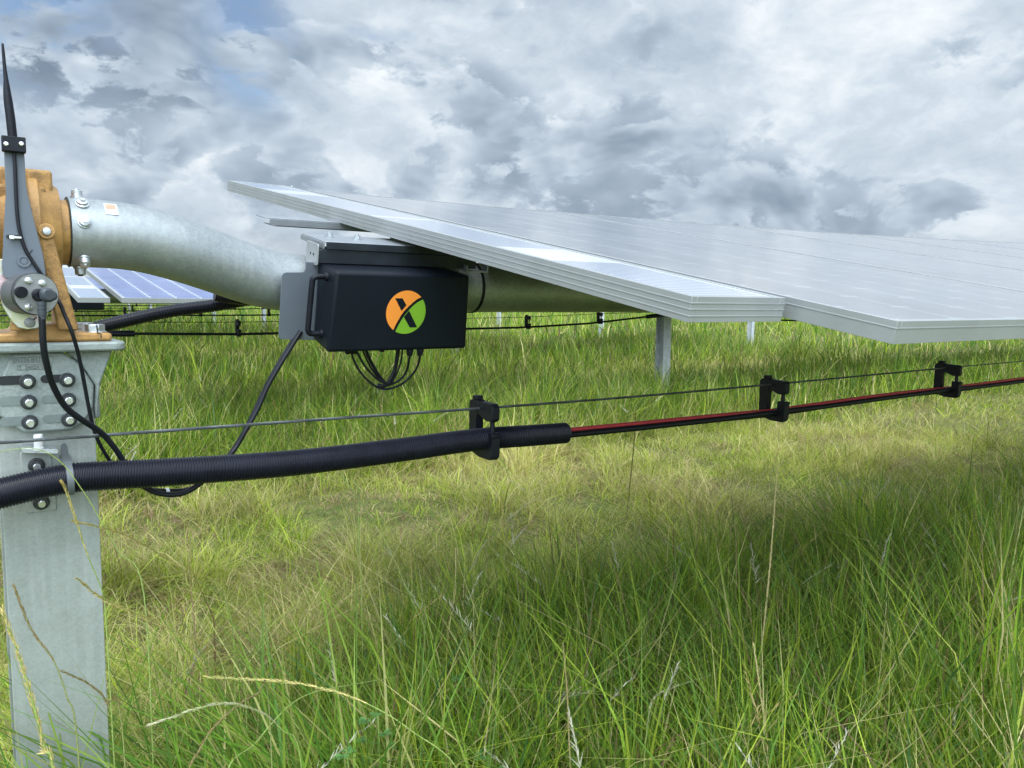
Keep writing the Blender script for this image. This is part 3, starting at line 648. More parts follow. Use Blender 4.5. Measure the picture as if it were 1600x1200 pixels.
for (gx_, gs) in ((locS(640, 552, -.185)[0], -.185), (locS(656, 552, -.185)[0], -.185), (.700, -.150), (.716, -.150), (.786, -.14)):
    q = MB(); q.lathe(tl(gx_, gs, -.1065), tuple(-nv), [(0, .0082), (.009, .0082), (.010, .0074), (.018, .0066), (.020, .0045)], 16); part('cable_gland', q, M['plastic'], cb)
# grey back plate
bp = thing('back_plate', 'flat grey powder coated plate behind the left end of the black control box', 'plate', tl(.62, -.083, -.1))
pl = [(.5755, -.1065), (.700, -.1120), (.940, -.1120), (.940, .0610), (.6205, .0610), (.6205, .0460), (.6175, .0400), (.6120, .0385), (.5790, .0375), (.5730, .0350), (.5700, .0290), (.5685, -.0980), (.5705, -.1040)]
q = MB(); q.prism(pl, -.0855, -.0825, lambda u, v, d: tl(u, d, v)); part('plate', q, M['grey'], bp, bevel=.0006)

def cable(name, label, pts, r, m='cable', n=10, sm=8, group=None, cat='cable'):
    q = MB(); q.tube(smoothpath(pts, sm), r, n); o = obj(name, q, M[m], None, smooth=60); return tag(o, label, cat, group)
def SP(px, py, s): x, h = locS(px, py, s); return tl(x, s, h)
cable('cable', 'thin black cable loop hanging lowest under the black control box', [SP(548, 545, -.15), SP(552, 560, -.15), SP(562, 580, -.152), SP(580, 599, -.155), SP(600, 608, -.158), SP(622, 603, -.156), SP(640, 590, -.153), SP(652, 573, -.17), SP(656, 556, -.185), SP(656, 545, -.185)], .0026)
cable('cable', 'thin black cable loop ending at the left gland under the box', [SP(556, 545, -.148), SP(563, 560, -.148), SP(575, 578, -.148), SP(592, 594, -.150), SP(608, 600, -.152), SP(624, 594, -.151), SP(635, 580, -.165), SP(640, 556, -.185), SP(640, 545, -.185)], .0026)
cable('cable', 'short thick black cable dropping behind the loops under the box', [SP(622, 545, -.142), SP(620, 562, -.142), SP(616, 580, -.141), SP(608, 596, -.140), SP(600, 603, -.138), SP(590, 602, -.13)], .0046)
cable('cable', 'slanting thick black cable behind the loops under the box', [SP(571, 545, -.125), SP(577, 560, -.125), SP(586, 577, -.126), SP(596, 592, -.130), SP(605, 601, -.136), SP(613, 598, -.139)], .0040)
cable('cable', 'slim black cable beside the slanting thick cable under the box', [SP(566, 545, -.130), SP(573, 562, -.130), SP(583, 580, -.132), SP(597, 595, -.134), SP(610, 598, -.140), SP(619, 585, -.146), SP(626, 566, -.148), SP(629, 545, -.148)], .0022)

# ------------------------------------------------------------------ sensor, antenna, wiring on the gearbox
pp = thing('passivated_plate', 'rainbow tinted zinc plate behind the round sensor on the gearbox', 'plate', (PX-.02, 1.585, -.06))
q = MB(); pts_ = [(.064, .06), (.064, .012), (.070, -.020), (.081, -.043), (.090, -.0535), (.103, -.0575), (.118, -.0555), (.129, -.046), (.137, -.028), (.143, .0), (.136, .030), (.126, .06)]
q.prism(pts_, 0, .004, lambda u, v, d: (u, 1.584+d, v)); part('plate', q, M['chromate'], pp, bevel=.0012)
q = MB(); q.lathe((.1075, 1.5838, -.0455), (0, -1, 0), [(0, .0088), (.002, .0088), (.0022, .0070), (.006, .0066), (.0065, .004)], 18); part('bolt', q, M['sensor_face'], pp)
q = MB(); q.tube([(.1115, 1.5815, -.0425), (.1175, 1.5815, -.0365)], .0011, 6); part('paint_mark', q, M['mark'], pp)
SY0 = 1.578; FY = SY0-.0611; _c = at(57, 459.5, FY+.004); KP = (at(67, 459.5, FY)[0]-at(57, 459.5, FY)[0])/10
sc = Vector((_c[0]-.061*math.sin(R(15)), 0, _c[2]))
sn = thing('sensor_unit', 'round grey sensor housing with black plug mounted low on the ochre gearbox', 'sensor', (sc.x, SY0, sc.z))
sn.rotation_euler = (0, 0, R(15))
q = MB(); q.lathe((sc.x, SY0, sc.z), (0, -1, 0), [(0, .0335), (.050, .0335), (.0505, .0325)], 56); part('housing', q, M['sensor_body'], sn)
q = MB(); q.lathe((sc.x, SY0-.0506, sc.z), (0, -1, 0), [(0, .0345), (.0085, .0345), (.0095, .0335)], 64); part('rim', q, M['washer'], sn)
q = MB(); q.lathe((sc.x, SY0-.0602, sc.z), (0, -1, 0), [(0, .0330), (.0008, .0330)], 64); fc = part('face', q, M['sensor_face'], sn)
def onface(px, py): return sc.x+(px-57)*KP, sc.z-(py-459.5)*KP
for px, py in ((44.5, 436), (67, 440), (43, 483)):
    x, z = onface(px, py); q = MB(); q.lathe((x, FY, z), (0, -1, 0), [(0, .0058), (.0022, .0056), (.004, .0040), (.0045, .001)], 18); part('screw', q, M['bright'], sn)
x, z = onface(31, 456.5); q = MB(); q.lathe((x, FY, z), (0, -1, 0), [(0, .0092), (.006, .0092), (.008, .0085)], 28); part('cap', q, M['plastic'], sn)
x, z = onface(60, 461)
q = MB(); q.lathe((x, FY, z), (0, -1, 0), [(0, .0105), (.004, .0105), (.005, .009), (.008, .010), (.011, .0095), (.020, .0098)], 26)
sk = part('socket', q, M['plastic'], sn)
x2, z2 = onface(70, 461)
q = MB(); el = [(-.0125, .003), (-.0115, .0095), (-.004, .0135), (.005, .0125), (.0145, .004), (.0170, -.003), (.0140, -.0080), (.003, -.0135), (-.006, -.0120), (-.0115, -.006)]
q.prism([(x+.003+u*.86, z+v*.86) for u, v in el][::-1], -.0365, -.0205, lambda u, v, d: (u, FY+d, v)); part('plug', q, M['plug'], sn, bevel=.004)
xb_, zb_ = onface(53.5, 473)
q = MB(); a0 = Vector((xb_, FY-.028, zb_)); q.lathe(a0, (0, 0, -1), [(0, .0072), (.006, .0072), (.0062, .0064), (.009, .0064), (.0092, .0072), (.012, .0072), (.0122, .0062), (.015, .0062), (.0152, .0070), (.022, .0066), (.0225, .0058), (.028, .0056)], 20); part('strain_relief', q, M['plug'], sn)
YC = FY-.026
c3 = lambda px, py, Y: tuple(at(px, py, Y))
cable('cable', 'thick black cable dropping from the plug of the round sensor to behind the conduit', [c3(65, 489, YC), c3(66, 505, YC), c3(67, 530, YC+.002), c3(71, 560, YC+.01), c3(82, 600, YC+.03), c3(102, 635, YC+.05), c3(128, 656, YC+.065), c3(158, 676, YC+.085), c3(180, 701, YC+.10), c3(196, 726, YC+.112), c3(215, 752, YC+.125), c3(240, 768, YC+.125), c3(268, 773, YC+.125), c3(295, 767, YC+.125), c3(325, 745, YC+.125), c3(362, 708, 1.66), c3(384, 672, 1.665), c3(402, 640, 1.668), c3(418, 604, 1.67), c3(436, 572, 1.67), c3(456, 540, 1.672), c3(470, 518, 1.675)], .0052, n=14)
cable('cable', 'thin black cable passing in front of the bracket to behind the conduit', [c3(70, 448, 1.57), c3(84, 462, 1.57), c3(93, 473, 1.563), c3(101, 492, 1.56), c3(112, 518, 1.555), c3(122, 552, 1.565), c3(131, 595, 1.58), c3(139, 638, 1.59), c3(147, 672, 1.60), c3(158, 698, 1.61), c3(176, 726, 1.625), c3(196, 748, 1.63), c3(225, 762, 1.632), c3(262, 766, 1.635), c3(300, 762, 1.64), c3(335, 738, 1.655), c3(368, 695, 1.675), c3(392, 652, 1.678), c3(408, 618, 1.68), c3(426, 582, 1.68), c3(448, 545, 1.682), c3(466, 516, 1.685)], .0033)
q = MB(); q.lathe(c3(262, 770, 1.633), (1, 0, .1), [(-.003, .0092), (-.003, .0102), (.003, .0102), (.003, .0092)], 20, caps=False); tg_ = obj('cable_tie', q, M['white']); tag(tg_, 'white cable tie around the two cables sagging below the conduit', 'cable tie')

ab = thing('antenna_bracket', 'tall tapered grey plate standing in front of the ochre gearbox', 'bracket', (.1, 1.575, 0))
YB = 1.572
def pz(px, py, Y=YB): a = at(px, py, Y); return (a[0], a[2])
op = [pz(6, 236), pz(37.5, 236), pz(40.5, 286), pz(43, 303), pz(53, 345), pz(67, 398), pz(71, 425), pz(71, 440), pz(10, 435), pz(4.5, 430), pz(3, 415), pz(7, 335), pz(9, 300)]
q = MB(); q.prism(op, 0, .0035, lambda u, v, d: (u, YB-d, v)); part('plate', q, M['grey'], ab, bevel=.0007)
q = MB(); a = pz(21.5, 370.5); slot(q, a[0]-.0080, a[0]+.0080, a[1]+.0002, .0030, YB-.0036); part('slot', q, M['tie_hole'], ab, smooth=0)
a = pz(37, 408); q = MB(); q.lathe((a[0], YB-.0036, a[1]), (0, -1, 0), [(0, .0105), (.003, .0102), (.003, .0062), (.0008, .0058)], 26); q.lathe((a[0], YB-.0036, a[1]), (0, -1, 0), [(0, .0056), (.002, .0056)], 6); part('bolt', q, M['grey'], ab)
q = MB(); a = pz(48, 393.5); q.box((a[0]-.0035, YB-.0042, a[1]-.0009), (a[0]+.0035, YB-.0036, a[1]+.0009), lambda x, y, z, a=a: (a[0]+(x-a[0])*.7-(z-a[1])*.7, y, a[1]+(x-a[0])*.9+(z-a[1])*.5)); part('paint_mark', q, M['mark'], ab)
YA = YB-.010
an_ = thing('antenna', 'black whip antenna clamped on top of the tapered grey plate', 'antenna', c3(20, 225, YA))
wp = [c3(4, 68, YA), c3(5, 80, YA), c3(7.5, 108, YA), c3(9.5, 125, YA), c3(11, 143, YA), c3(13, 160, YA), c3(16.5, 185, YA), c3(20.5, 222, YA)]
rad = [.0016, .0023, .0027, .0036, .0055, .0066, .0069, .0070]
q = MB(); q.tube(wp, lambda i: rad[i], 18); part('whip', q, M['plastic'], an_)
q = MB(); a0, a1_ = pz(3, 236, YA), pz(39.5, 216, YA); q.box((a0[0], YB-.018, a0[1]), (a1_[0], YB-.0002, a1_[1])); cl_ = part('clamp', q, M['plastic'], an_, bevel=.0012)
for px in (9.5, 33.5):
    a = pz(px, 225, YB-.018); q = MB(); q.lathe((a[0], YB-.0181, a[1]), (0, -1, 0), [(0, .0038), (.0018, .0036), (.003, .0022)], 14); part('screw', q, M['bright'], cl_)
yb = YB-.0075
cable('antenna_cable', 'thin black antenna lead running down the tapered grey plate', [c3(22, 240, yb), c3(23.5, 262, yb), c3(25, 300, yb), c3(27, 335, yb), c3(31, 362, yb), c3(39, 388, yb), c3(50, 407, yb), c3(64, 428, yb), c3(74, 445, yb+.01)], .0029)
a = at(22, 371, YB-.011); q = MB(); q.box((a[0]-.0062, YB-.0125, a[2]-.0016), (a[0]+.0105, YB-.0038, a[2]+.0016)); q.box((a[0]-.0066, YB-.0145, a[2]-.0030), (a[0]+.0005, YB-.0126, a[2]+.0028)); o = obj('cable_tie', q, M['white'], bevel=.0008); tag(o, 'small white cable tie holding the antenna lead to the grey plate', 'cable tie')

# ------------------------------------------------------------------ conduits, wires and hangers of the near row
def conduit(name, label, path, r, pitch=.0052, amp=.0017, cat='conduit', m='conduit', nseg=28):
    P_ = resample(smoothpath(path, 12), pitch/4); pat = [0, 1, 1, 0]
    q = MB(); q.tube(P_, lambda i: r-(amp if pat[i % 4] == 0 else 0), nseg); o = obj(name, q, M[m], None, smooth=25); return tag(o, label, cat)
CY = 1.580
conduit('corrugated_conduit', 'thick black corrugated conduit across the left foreground in front of the pile', [(-.9, CY, -.60), (-.6, CY, -.485), (-.35, CY, -.415), (-.12, CY, -.365), (.045, CY, -.335), (.147, CY, -.321), (.22, CY, -.3225), (.304, CY, -.3275), (.484, CY, -.3350), (.62, CY+.003, -.3375), (.83, CY+.005, -.3345), (.95, CY+.005, -.331), (1.05, CY+.003, -.3300), (1.16, CY, -.3330), (1.279, CY, -.3365)], .0268)
conduit('corrugated_conduit', 'slim black corrugated conduit rising behind the pile to the underside of the S pipe', [(-.4, 1.93, -.19), (.0, 1.93, -.125)]+[tuple(at(px, py, 1.93)) for px, py in ((130, 517), (180, 505), (262, 487), (337, 477), (385, 469))]+[(.68, 1.91, .010), (.80, 1.88, .015)], .0148, .0060, .0012)
conduit('corrugated_conduit', 'black corrugated conduit lying close under the S pipe beside the back plate', [tuple(at(px, py, 1.90)) for px, py in ((335, 462), (365, 467), (400, 470), (440, 468), (500, 462))], .0125, .0060, .0010)
WY = 1.603
def ropef(x): return float(np.interp(x, [-1.2, -.3, .056, .12, .311, .492, 1.048, 1.559, 2.151, 3.244, 3.922, 5.5, 7.7], [-.250, -.247, -.2475, -.2475, -.2505, -.2530, -.2590, -.2610, -.2570, -.2470, -.2430, -.228, -.205]))
rp = [Vector((x, WY-.022*max(0, 1-abs(x-.12)/.5), ropef(x))) for x in np.arange(-1.2, 7.7, .02)]
rp = smoothpath(rp[::12]+[rp[-1]], 10)
q = MB(); q.tube(rp, .0022, 8)
fine = resample(rp, .0032)
for k in range(6):
    pth = []
    for i, p in enumerate(fine[:1400]):
        a = 2*math.pi*(k/6)+i*.0032/.034*2*math.pi; pth.append(p+Vector((0, math.cos(a)*.0022, math.sin(a)*.0022)))
    q.tube(pth, .00115, 5, caps=False)
o = obj('messenger_wire', q, M['rope'], None, smooth=60); tag(o, 'twisted steel messenger wire stretched in front of the near pile and across the view', 'steel wire')
def dcz(x): return float(np.interp(x, [1.22, 1.277, 1.54, 1.80, 2.13, 2.63, 3.215, 3.89, 5.4, 7.7], [-.3385, -.3385, -.3425, -.3430, -.3420, -.3365, -.3300, -.3260, -.312, -.29]))
for nm, lb, ph, m in (('solar_cable', 'red solar cable uppermost in the bundle leaving the conduit', 112, 'red'), ('solar_cable', 'black solar cable lowest in the bundle under the red one, on the camera side', -38, 'cable'), ('solar_cable', 'black solar cable on the far side of the red and black bundle', 235, 'cable')):
    pts = []
    for x in np.arange(1.20, 7.7, .03):
        hk = (x-1.04)/1.105; near = math.exp(-((hk-round(hk))*1.105/.20)**2) if x > 1.6 else 0
        a = R(ph+ (38*near if m == 'red' else 30*near)); pts.append(Vector((x, CY+.008+.0073*-math.cos(a), dcz(x)+.0073*math.sin(a)+.0015*math.sin(x*5))))
    q = MB(); q.tube(smoothpath(pts, 2), .0058 if m == 'red' else .0082, 12); o = obj(nm, q, M[m], None, smooth=60); tag(o, lb, 'solar cable', 'bundle of solar cables under the near row')
# hanger: far thick arm, top arm with knob, pin and lower jaw; lies across the row
def hanger(name, label, x, yc, zw, drop=.119, wd=.100, group=None, th=.022, detail=True):
    r = thing(name, label, 'cable hanger', (x, yc, zw-drop), group)
    fz = lambda u, v, d: (x+d, yc-u, zw+v)      # u towards the camera side, v up from the wire
    q = MB(); u0, u1 = -wd*.50, wd*.50
    q.prism([(u0, .008), (u0+.006, .016), (u0+.012, .0175), (u0+.040, .0175), (u0+.038, -.016), (u0+.032, -.030), (u0+.032, -drop+.026), (u0, -drop+.028)][::-1], -th/2, th/2, fz); part('far_arm', q, M['plastic'], r, bevel=.0015)
    q = MB(); q.prism([(u0+.0402, .0160), (u1-.008, .0135), (u1, .006), (u1, -.022), (u1-.006, -.029), (u1-.030, -.029), (u0+.0385, -.0155)][::-1], -th/2+.001, th/2-.001, fz); part('top_arm', q, M['plastic'], r, bevel=.0015)
    q = MB(); q.prism([(u0+.012, .0177), (u0+.034, .0177), (u0+.033, .0275), (u0+.014, .0275)][::-1], -th/2+.002, th/2-.002, fz); part('knob', q, M['plastic'], r, bevel=.0012)
    q = MB(); q.cyl(fz(u1-.016, -.0285, 0), fz(u1-.016, -drop+.052, 0), .0062, 12); part('pin', q, M['plastic'], r)
    q = MB(); q.prism([(u0, -drop+.0278), (u0+.006, -drop+.012), (u0+.045, -drop+.001), (u1-.010, -drop), (u1-.002, -drop+.008), (u1, -drop+.020), (u1, -drop+.055), (u1+.003, -drop+.056), (u1+.003, -drop+.062), (u1-.002, -drop+.066), (u1-.028, -drop+.066), (u1-.030, -drop+.034), (u1-.034, -drop+.020), (u0+.028, -drop+.0278)][::-1], -th/2-.001, th/2+.001, fz); part('lower_jaw', q, M['plastic'], r, bevel=.0015)
    return r
hanger('cable_hanger', 'large black hanger clamping the end of the thick corrugated conduit', 1.040, WY-.005, ropef(1.04)+.002, .121, .104, 'cable hangers on the near messenger wire')
hanger('cable_hanger', 'black hanger holding the red cable bundle midway along the near wire', 2.150, WY-.005, ropef(2.15), .117, .100, 'cable hangers on the near messenger wire')
hanger('cable_hanger', 'black hanger nearest the right edge on the near wire', 3.250, WY-.005, ropef(3.25), .117, .100, 'cable hangers on the near messenger wire')
# wire clamp on the pile
wc_ = thing('wire_clamp', 'small galvanised clamp with bright stud holding the messenger wire to the near pile', 'wire clamp', (.114, YF-.02, -.275))
q = MB(); q.prism([(.0855, -.2640), (.0880, -.2720), (.1400, -.2785), (.1430, -.2740), (.1410, -.2700), (.0870, -.2625)][::-1], 0, .040, lambda u, v, d: (u, YF-.0005-d, v)); part('seat_plate', q, M['zinc'], wc_, bevel=.002)
q = MB(); q.lathe((.1125, YF-.038, -.2685), (0, 0, 1), [(0, .0088), (.004, .0088), (.005, .0072), (.026, .0072), (.0275, .0062)], 22); part('stud', q, M['label_white'], wc_)
# strap over the conduit on the pile
q = MB(); a = Vector((.1545, CY, -.3215)); q.lathe(a, (1, 0, .02), [(-.0055, .0272), (-.0055, .0290), (.0055, .0290), (.0055, .0272)], 30, caps=False)
q.prism([(.1465, -.2925), (.1630, -.2925), (.1600, -.2830), (.1590, -.2700), (.1550, -.2655), (.1500, -.2690), (.1490, -.2830)], 0, .003, lambda u, v, d: (u, YF-.0008-d, v))
q.hexa([(.1470, CY-.004, -.2935), (.1625, CY-.004, -.2935), (.1625, YF-.002, -.2890), (.1470, YF-.002, -.2890), (.1470, CY-.004, -.2915), (.1625, CY-.004, -.2915), (.1625, YF-.002, -.2870), (.1470, YF-.002, -.2870)])
o = obj('conduit_strap', q, M['clearnylon'], bevel=.0005); tag(o, 'dark grey nylon strap tying the thick conduit to the near pile', 'cable strap')

# ------------------------------------------------------------------ rows behind
NUM = ordn+['seventeenth', 'eighteenth']
def row(k, word, npan, cz, tilt, nh):
    dy = PITCH*k; yt = OT[1]+dy; zt = OT[2]-.03; zc = -.010+1.14*math.sin(tilt); xs = .735
    def pan(x, W, s0, s1, lab, grp, gl):
        r = thing('solar_panel', lab, 'solar panel', (x, PITCH*k+1.70, zc), grp, rx=tilt)
        f = MB(); T_ = .035; l_ = .014
        f.box((0, s0, -T_), (l_, s1, 0)); f.box((W-l_, s0, -T_), (W, s1, 0)); f.box((l_+.0002, s0, -T_), (W-l_-.0002, s0+l_, 0)); f.box((l_+.0002, s1-l_, -T_), (W-l_-.0002, s1, 0)); part('frame', f, M['alu'], r)
        gq = MB(); gq.box((l_, s0+l_, -.006), (W-l_, s1-l_, -.002)); part('glass', gq, M[gl], r, smooth=0); return r
    pan(.735, .207, -1.14, 1.14, 'narrow blue strip panel of the %s row%s' % (word, ' seen beside the gearbox under the S pipe' if k == 1 else ' from the camera'), None, 'glass_small')
    p0 = pan(1.020, WB, -1.14, 1.14, 'first wide blue panel of the %s row%s' % (word, ', seen under the S pipe' if k == 1 else ' from the camera'), 'wide panels of the %s row' % word, 'glass_far')
    for i in range(1, npan):
        c = copy_tree(p0, (i*(WB+GAP), 0, 0)); c['label'] = '%s wide panel along the %s row, counted from the left' % (NUM[i], word); c['group'] = 'wide panels of the %s row' % word
    xe = xs+max(npan*(WB+GAP), 19 if k < 5 else 11)+.5
    t_ = thing('torque_tube', 'round steel torque tube of the %s row from the camera' % word, 'torque tube', (xs, yt, zt)); q = MB(); q.cyl((xs-.2, yt, zt), (xe, yt, zt), .0632, 20); part('tube', q, M['tube'], t_)
    if k < 4:
        b_ = thing('control_box', 'small dark control box under the narrow panel of the %s row' % word, 'control box', (xs+.08, yt-.16, zt-.1)); q = MB(); q.box((xs+.02, yt-.22, zt-.115), (xs+.30, yt-.10, zt+.05)); part('enclosure', q, M['black'], b_, bevel=.008)
        q = MB(); q.tube([(xs+.02, yt-.16, zt+.03), (xs, yt-.16, zt+.02), (xs, yt-.16, zt-.07), (xs+.02, yt-.16, zt-.08)], .006, 8); part('handle', q, M['plastic'], b_)
    for i, x in enumerate((.131, 7.80 if k == 1 else 8.05, 17.0)):
        if x > xe or (k == 1 and i == 2): continue
        r = thing('steel_post', '%s post from the left carrying the %s row' % (ordn[i].replace('nearest', 'first'), word), 'steel post', (x, yt, -HC), 'posts of the %s row' % word)
        wpile(r, x, yt-.075, zt-.075, m='post', bw=.135 if k == 1 else .10)
        q = MB(); q.box((x-.06, yt-.085, zt-.16), (x+.06, yt+.085, zt-.066)); part('bearing', q, M['zinc'], r, bevel=.01)
    y = yt-.13
    zw = lambda x_: float(np.interp(x_, cz[0], cz[1])); zc_ = lambda x_: float(np.interp(x_, cz[0], cz[2]))
    xx = np.arange(-.3, xe, .35)
    q = MB(); q.tube([(a, y, zw(a)) for a in xx], .0032, 6); o = obj('messenger_wire', q, M['cable'], smooth=60); tag(o, 'thin wire strung between the posts of the %s row' % word, 'steel wire')
    q = MB(); q.tube([(a, y-.01, zc_(a)) for a in xx], .0120, 8); o = obj('solar_cable', q, M['cable'], smooth=60); tag(o, 'dark cable hung below the wire of the %s row' % word, 'solar cable')
    for i in range(nh):
        x = 2.15+1.1*i
        if abs(x-7.9) < .6 or abs(x-17) < .5: continue
        hanger('cable_hanger', 'small black hanger on the wire of the %s row, %s from the left' % (word, NUM[i].replace('nearest', 'first')), x, y, zw(x), zw(x)-zc_(x)+.022, .09, 'cable hangers of the %s row' % word, th=.030)
    return y, zc_
cz1 = ([-1, 1.2, 2.1, 5.4, 6.4, 7.75, 9.8, 13, 40], [-.20, -.215, -.222, -.186, -.150, -.118, -.170, -.20, -.20], [-.30, -.312, -.332, -.302, -.262, -.150, -.235, -.30, -.30])
y1, z1 = row(1, 'second', 16, cz1, R(8.0), 9)
y = y1-.01
for lb, a, b_ in (('short black conduit sleeve on the second row cable, just right of the gearbox foot', .2, 1.27), ('short black conduit sleeve on the second row cable at its post', 7.35, 7.95)):
    q = MB(); q.tube([(x, y, z1(x)) for x in np.linspace(a, b_, 8)], .027, 12); o = obj('corrugated_conduit', q, M['conduit']); tag(o, lb, 'conduit')
row(2, 'third', 12, ([-2, 2, 4.4, 6.5, 7.9, 9, 11, 13.5, 17, 40], [-.17, -.18, -.175, -.13, -.07, -.115, -.125, -.12, -.07, -.1], [-.27, -.285, -.280, -.22, -.14, -.20, -.215, -.21, -.14, -.2]), R(8.0), 12)
row(3, 'fourth', 8, ([-2, 2, 4, 8, 12, 17, 40], [-.21, -.22, -.20, -.12, -.17, -.10, -.1], [-.31, -.32, -.30, -.20, -.27, -.18, -.2]), R(8.0), 6)
row(4, 'fifth', 6, ([-2, 2, 4, 8, 12, 17, 40], [-.17, -.17, -.16, -.11, -.17, -.10, -.1], [-.25, -.255, -.25, -.18, -.25, -.18, -.2]), R(8.0), 4)
for k, word in ((5, 'sixth'), (6, 'seventh'), (7, 'eighth'), (8, 'ninth')):
    row(k, word, 6, ([-2, 40], [-.10, -.10], [-.18, -.18]), R(8.0), 0)

# ------------------------------------------------------------------ seed heads (stuff) and single stalks and weeds (things)
def stalk_cols(name, n, r0, r1, seed, hh, label):
    """thin straw stalks, each with a drooping feathery head"""
    g_ = np.random.default_rng(seed); r = np.sqrt(g_.uniform(r0*r0, r1*r1, n)); a = YAW+g_.uniform(-.68, .72, n)
    X = r*np.sin(a); Y = r*np.cos(a); keep = g_.random(n) < (.12+.88*tall_f(X, Y)); X, Y = X[keep], Y[keep]; n = len(X)
    gz_ = gz(X, Y); h = g_.uniform(hh*.75, hh*1.25, n); az = g_.uniform(0, 2*np.pi, n); ln = np.abs(g_.normal(.15, .22, n)); ku = g_.uniform(.1, .6, n)
    P_, H_, W_, A_, L_, C_, K_ = [], [], [], [], [], [], []
    out = [np.stack([X, Y, gz_], 1), h, np.full(n, .0020)*(1+r0/6), az, ln, ku, np.array([.42, .38, .16])*(1+g_.normal(0, .2, n))[:, None]]
    # head: 9 short hairs from the last part of each stalk
    hp, hh_, hw, ha, hl, hc, hcol = [], [], [], [], [], [], []
    tone = g_.random(n)
    for j in range(25):
        t = .86+.14*j/24
        off = h*(ln*t+ku*t**3); zz_ = h*(t-.35*np.minimum(ku, 1.6)*t**3*np.abs(ln+ku)*.6)
        hp.append(np.stack([X+np.cos(az)*off, Y+np.sin(az)*off, gz_+zz_], 1)); hh_.append(g_.uniform(.010, .020, n)*(1.1-.4*j/24)); hw.append(np.full(n, .0019)*(1+r0/5))
        ha.append(az+g_.normal(0, .7, n)); hl.append(g_.uniform(.25, .9, n)+.5*(ln+ku)); hc.append(g_.uniform(.1, .5, n))
        hcol.append(np.where((tone < .6)[:, None], np.array([.54, .52, .42]), np.where((tone < .85)[:, None], np.array([.45, .36, .14]), np.array([.30, .17, .12])))*(1+g_.normal(0, .12, n))[:, None])
    cat = lambda a0, L: np.concatenate([a0]+L)
    return blades(name, cat(out[0], hp), cat(out[1], hh_), cat(out[2], hw), cat(out[3], ha), cat(out[4], hl), cat(out[5], hc), cat(out[6], hcol), label)
stalk_cols('seeding_grass', 210, 1.15, 4.6, 51, .56, 'pale feathery seed heads standing among the tall foreground grass')
stalk_cols('seeding_grass', 420, 4.5, 11, 52, .52, 'pale seed heads scattered among the grass further back')

SM = {}
def stmat(n, c):
    if n not in SM: SM[n] = mat(n, c, .55, 0, .25, 300)
    return SM[n]
def stalk(label, pts, Y0, Y1, r0=.0016, head=.35, hr=.0040, colour='straw', droop=1):
    """a single stem drawn through points of the view between two real distances, rooted in the ground"""
    n = len(pts); W_ = [Vector(at(px, py, Y0+(Y1-Y0)*i/(n-1))) for i, (px, py) in enumerate(pts)]
    root = W_[0]
    if root.z > -HC+.05: W_ = [Vector((root.x+.02, root.y, -HC-.02)), (root+Vector((root.x+.012, root.y, -HC)))*.5]+W_
    path = smoothpath(W_, 7); N = len(path); i0 = int(N*(1-head))
    r = thing('grass_stalk', label, 'grass stalk', (path[0].x, path[0].y, -HC))
    cs = {'straw': (.60, .50, .22), 'gold': (.62, .50, .19), 'green': (.20, .30, .06), 'rust': (.27, .20, .08), 'pale': (.48, .46, .28)}[colour]
    q = MB(); q.tube(path, lambda i: r0*(1-.6*i/N), 6); part('stem', q, stmat(('green' if colour in ('green', 'gold', 'pale') else colour)+'_stem', (.24, .32, .08) if colour in ('green', 'gold', 'pale') else ((.22, .24, .08) if colour == 'rust' else cs)), r)
    if head > 0:
        q = MB(); g_ = random.Random(len(label)*7+n)
        for i in range(i0, N):
            t = (i-i0)/max(1, N-i0); d = (path[min(i+1, N-1)]-path[max(i-1, 0)]).normalized(); rad = .72*hr*math.sin(math.pi*min(1, .12+.88*(1-t)))**.6
            seg_ = (path[min(i+1, N-1)]-path[i]).length
            for k in range(max(6, int(seg_/.0011))):
                u = Vector((g_.gauss(0, 1), g_.gauss(0, 1), g_.gauss(0, 1))); u = (u-d*u.dot(d)).normalized(); L_ = g_.uniform(.7, 1.25)
                c = path[i]+d*g_.uniform(0, seg_)+u*r0*.4; tip = c+d*.011*L_+u*rad*L_; s_ = d.cross(u)*.0008; m_ = c+d*.006*L_+u*rad*.62*L_
                q.add([tuple(c), tuple(m_+s_), tuple(tip), tuple(m_-s_)], [(0, 1, 2, 3)])
        part('seed_head', q, stmat(colour+'_seed', cs), r)
    return r
stalk('stiff yellow stalk leaning up the near pile, its head hooked over the conduit', [(166, 975), (160, 925), (138, 870), (117, 808), (104, 768), (98, 756)], 1.50, 1.45, .0015, .45, .0035, 'gold')
stalk('thin yellow stem curling across the wire clamp on the near pile', [(225, 930), (185, 862), (150, 800), (128, 765), (95, 722), (55, 701), (10, 704), (-30, 712)], 1.52, 1.50, .0013, .0, .003, 'gold')
stalk('golden seeding stalk slanting left across the upper pile edge', [(360, 960), (305, 905), (240, 860), (185, 832), (118, 815)], 1.75, 1.45, .0013, .55, .0036, 'gold')
stalk('golden seeding stalk slanting left across the middle of the pile edge', [(380, 1060), (340, 1018), (270, 985), (215, 960), (160, 935), (122, 905)], 1.65, 1.38, .0014, .65, .0048, 'gold')
stalk('thick golden seed head standing at the lower left corner before the pile', [(86, 1230), (70, 1170), (52, 1100), (28, 1020), (5, 960)], 1.12, 1.12, .0022, .7, .0055, 'gold')
stalk('brown tipped green stalk rising against the left half of the pile', [(120, 1150), (105, 1090), (85, 1035), (50, 985), (24, 922)], 1.40, 1.40, .0017, .35, .0028, 'rust')
stalk('dark spikelet leaning left against the lower pile', [(190, 1130), (168, 1095), (140, 1070), (100, 1050)], 1.38, 1.34, .0013, .6, .0026, 'rust')
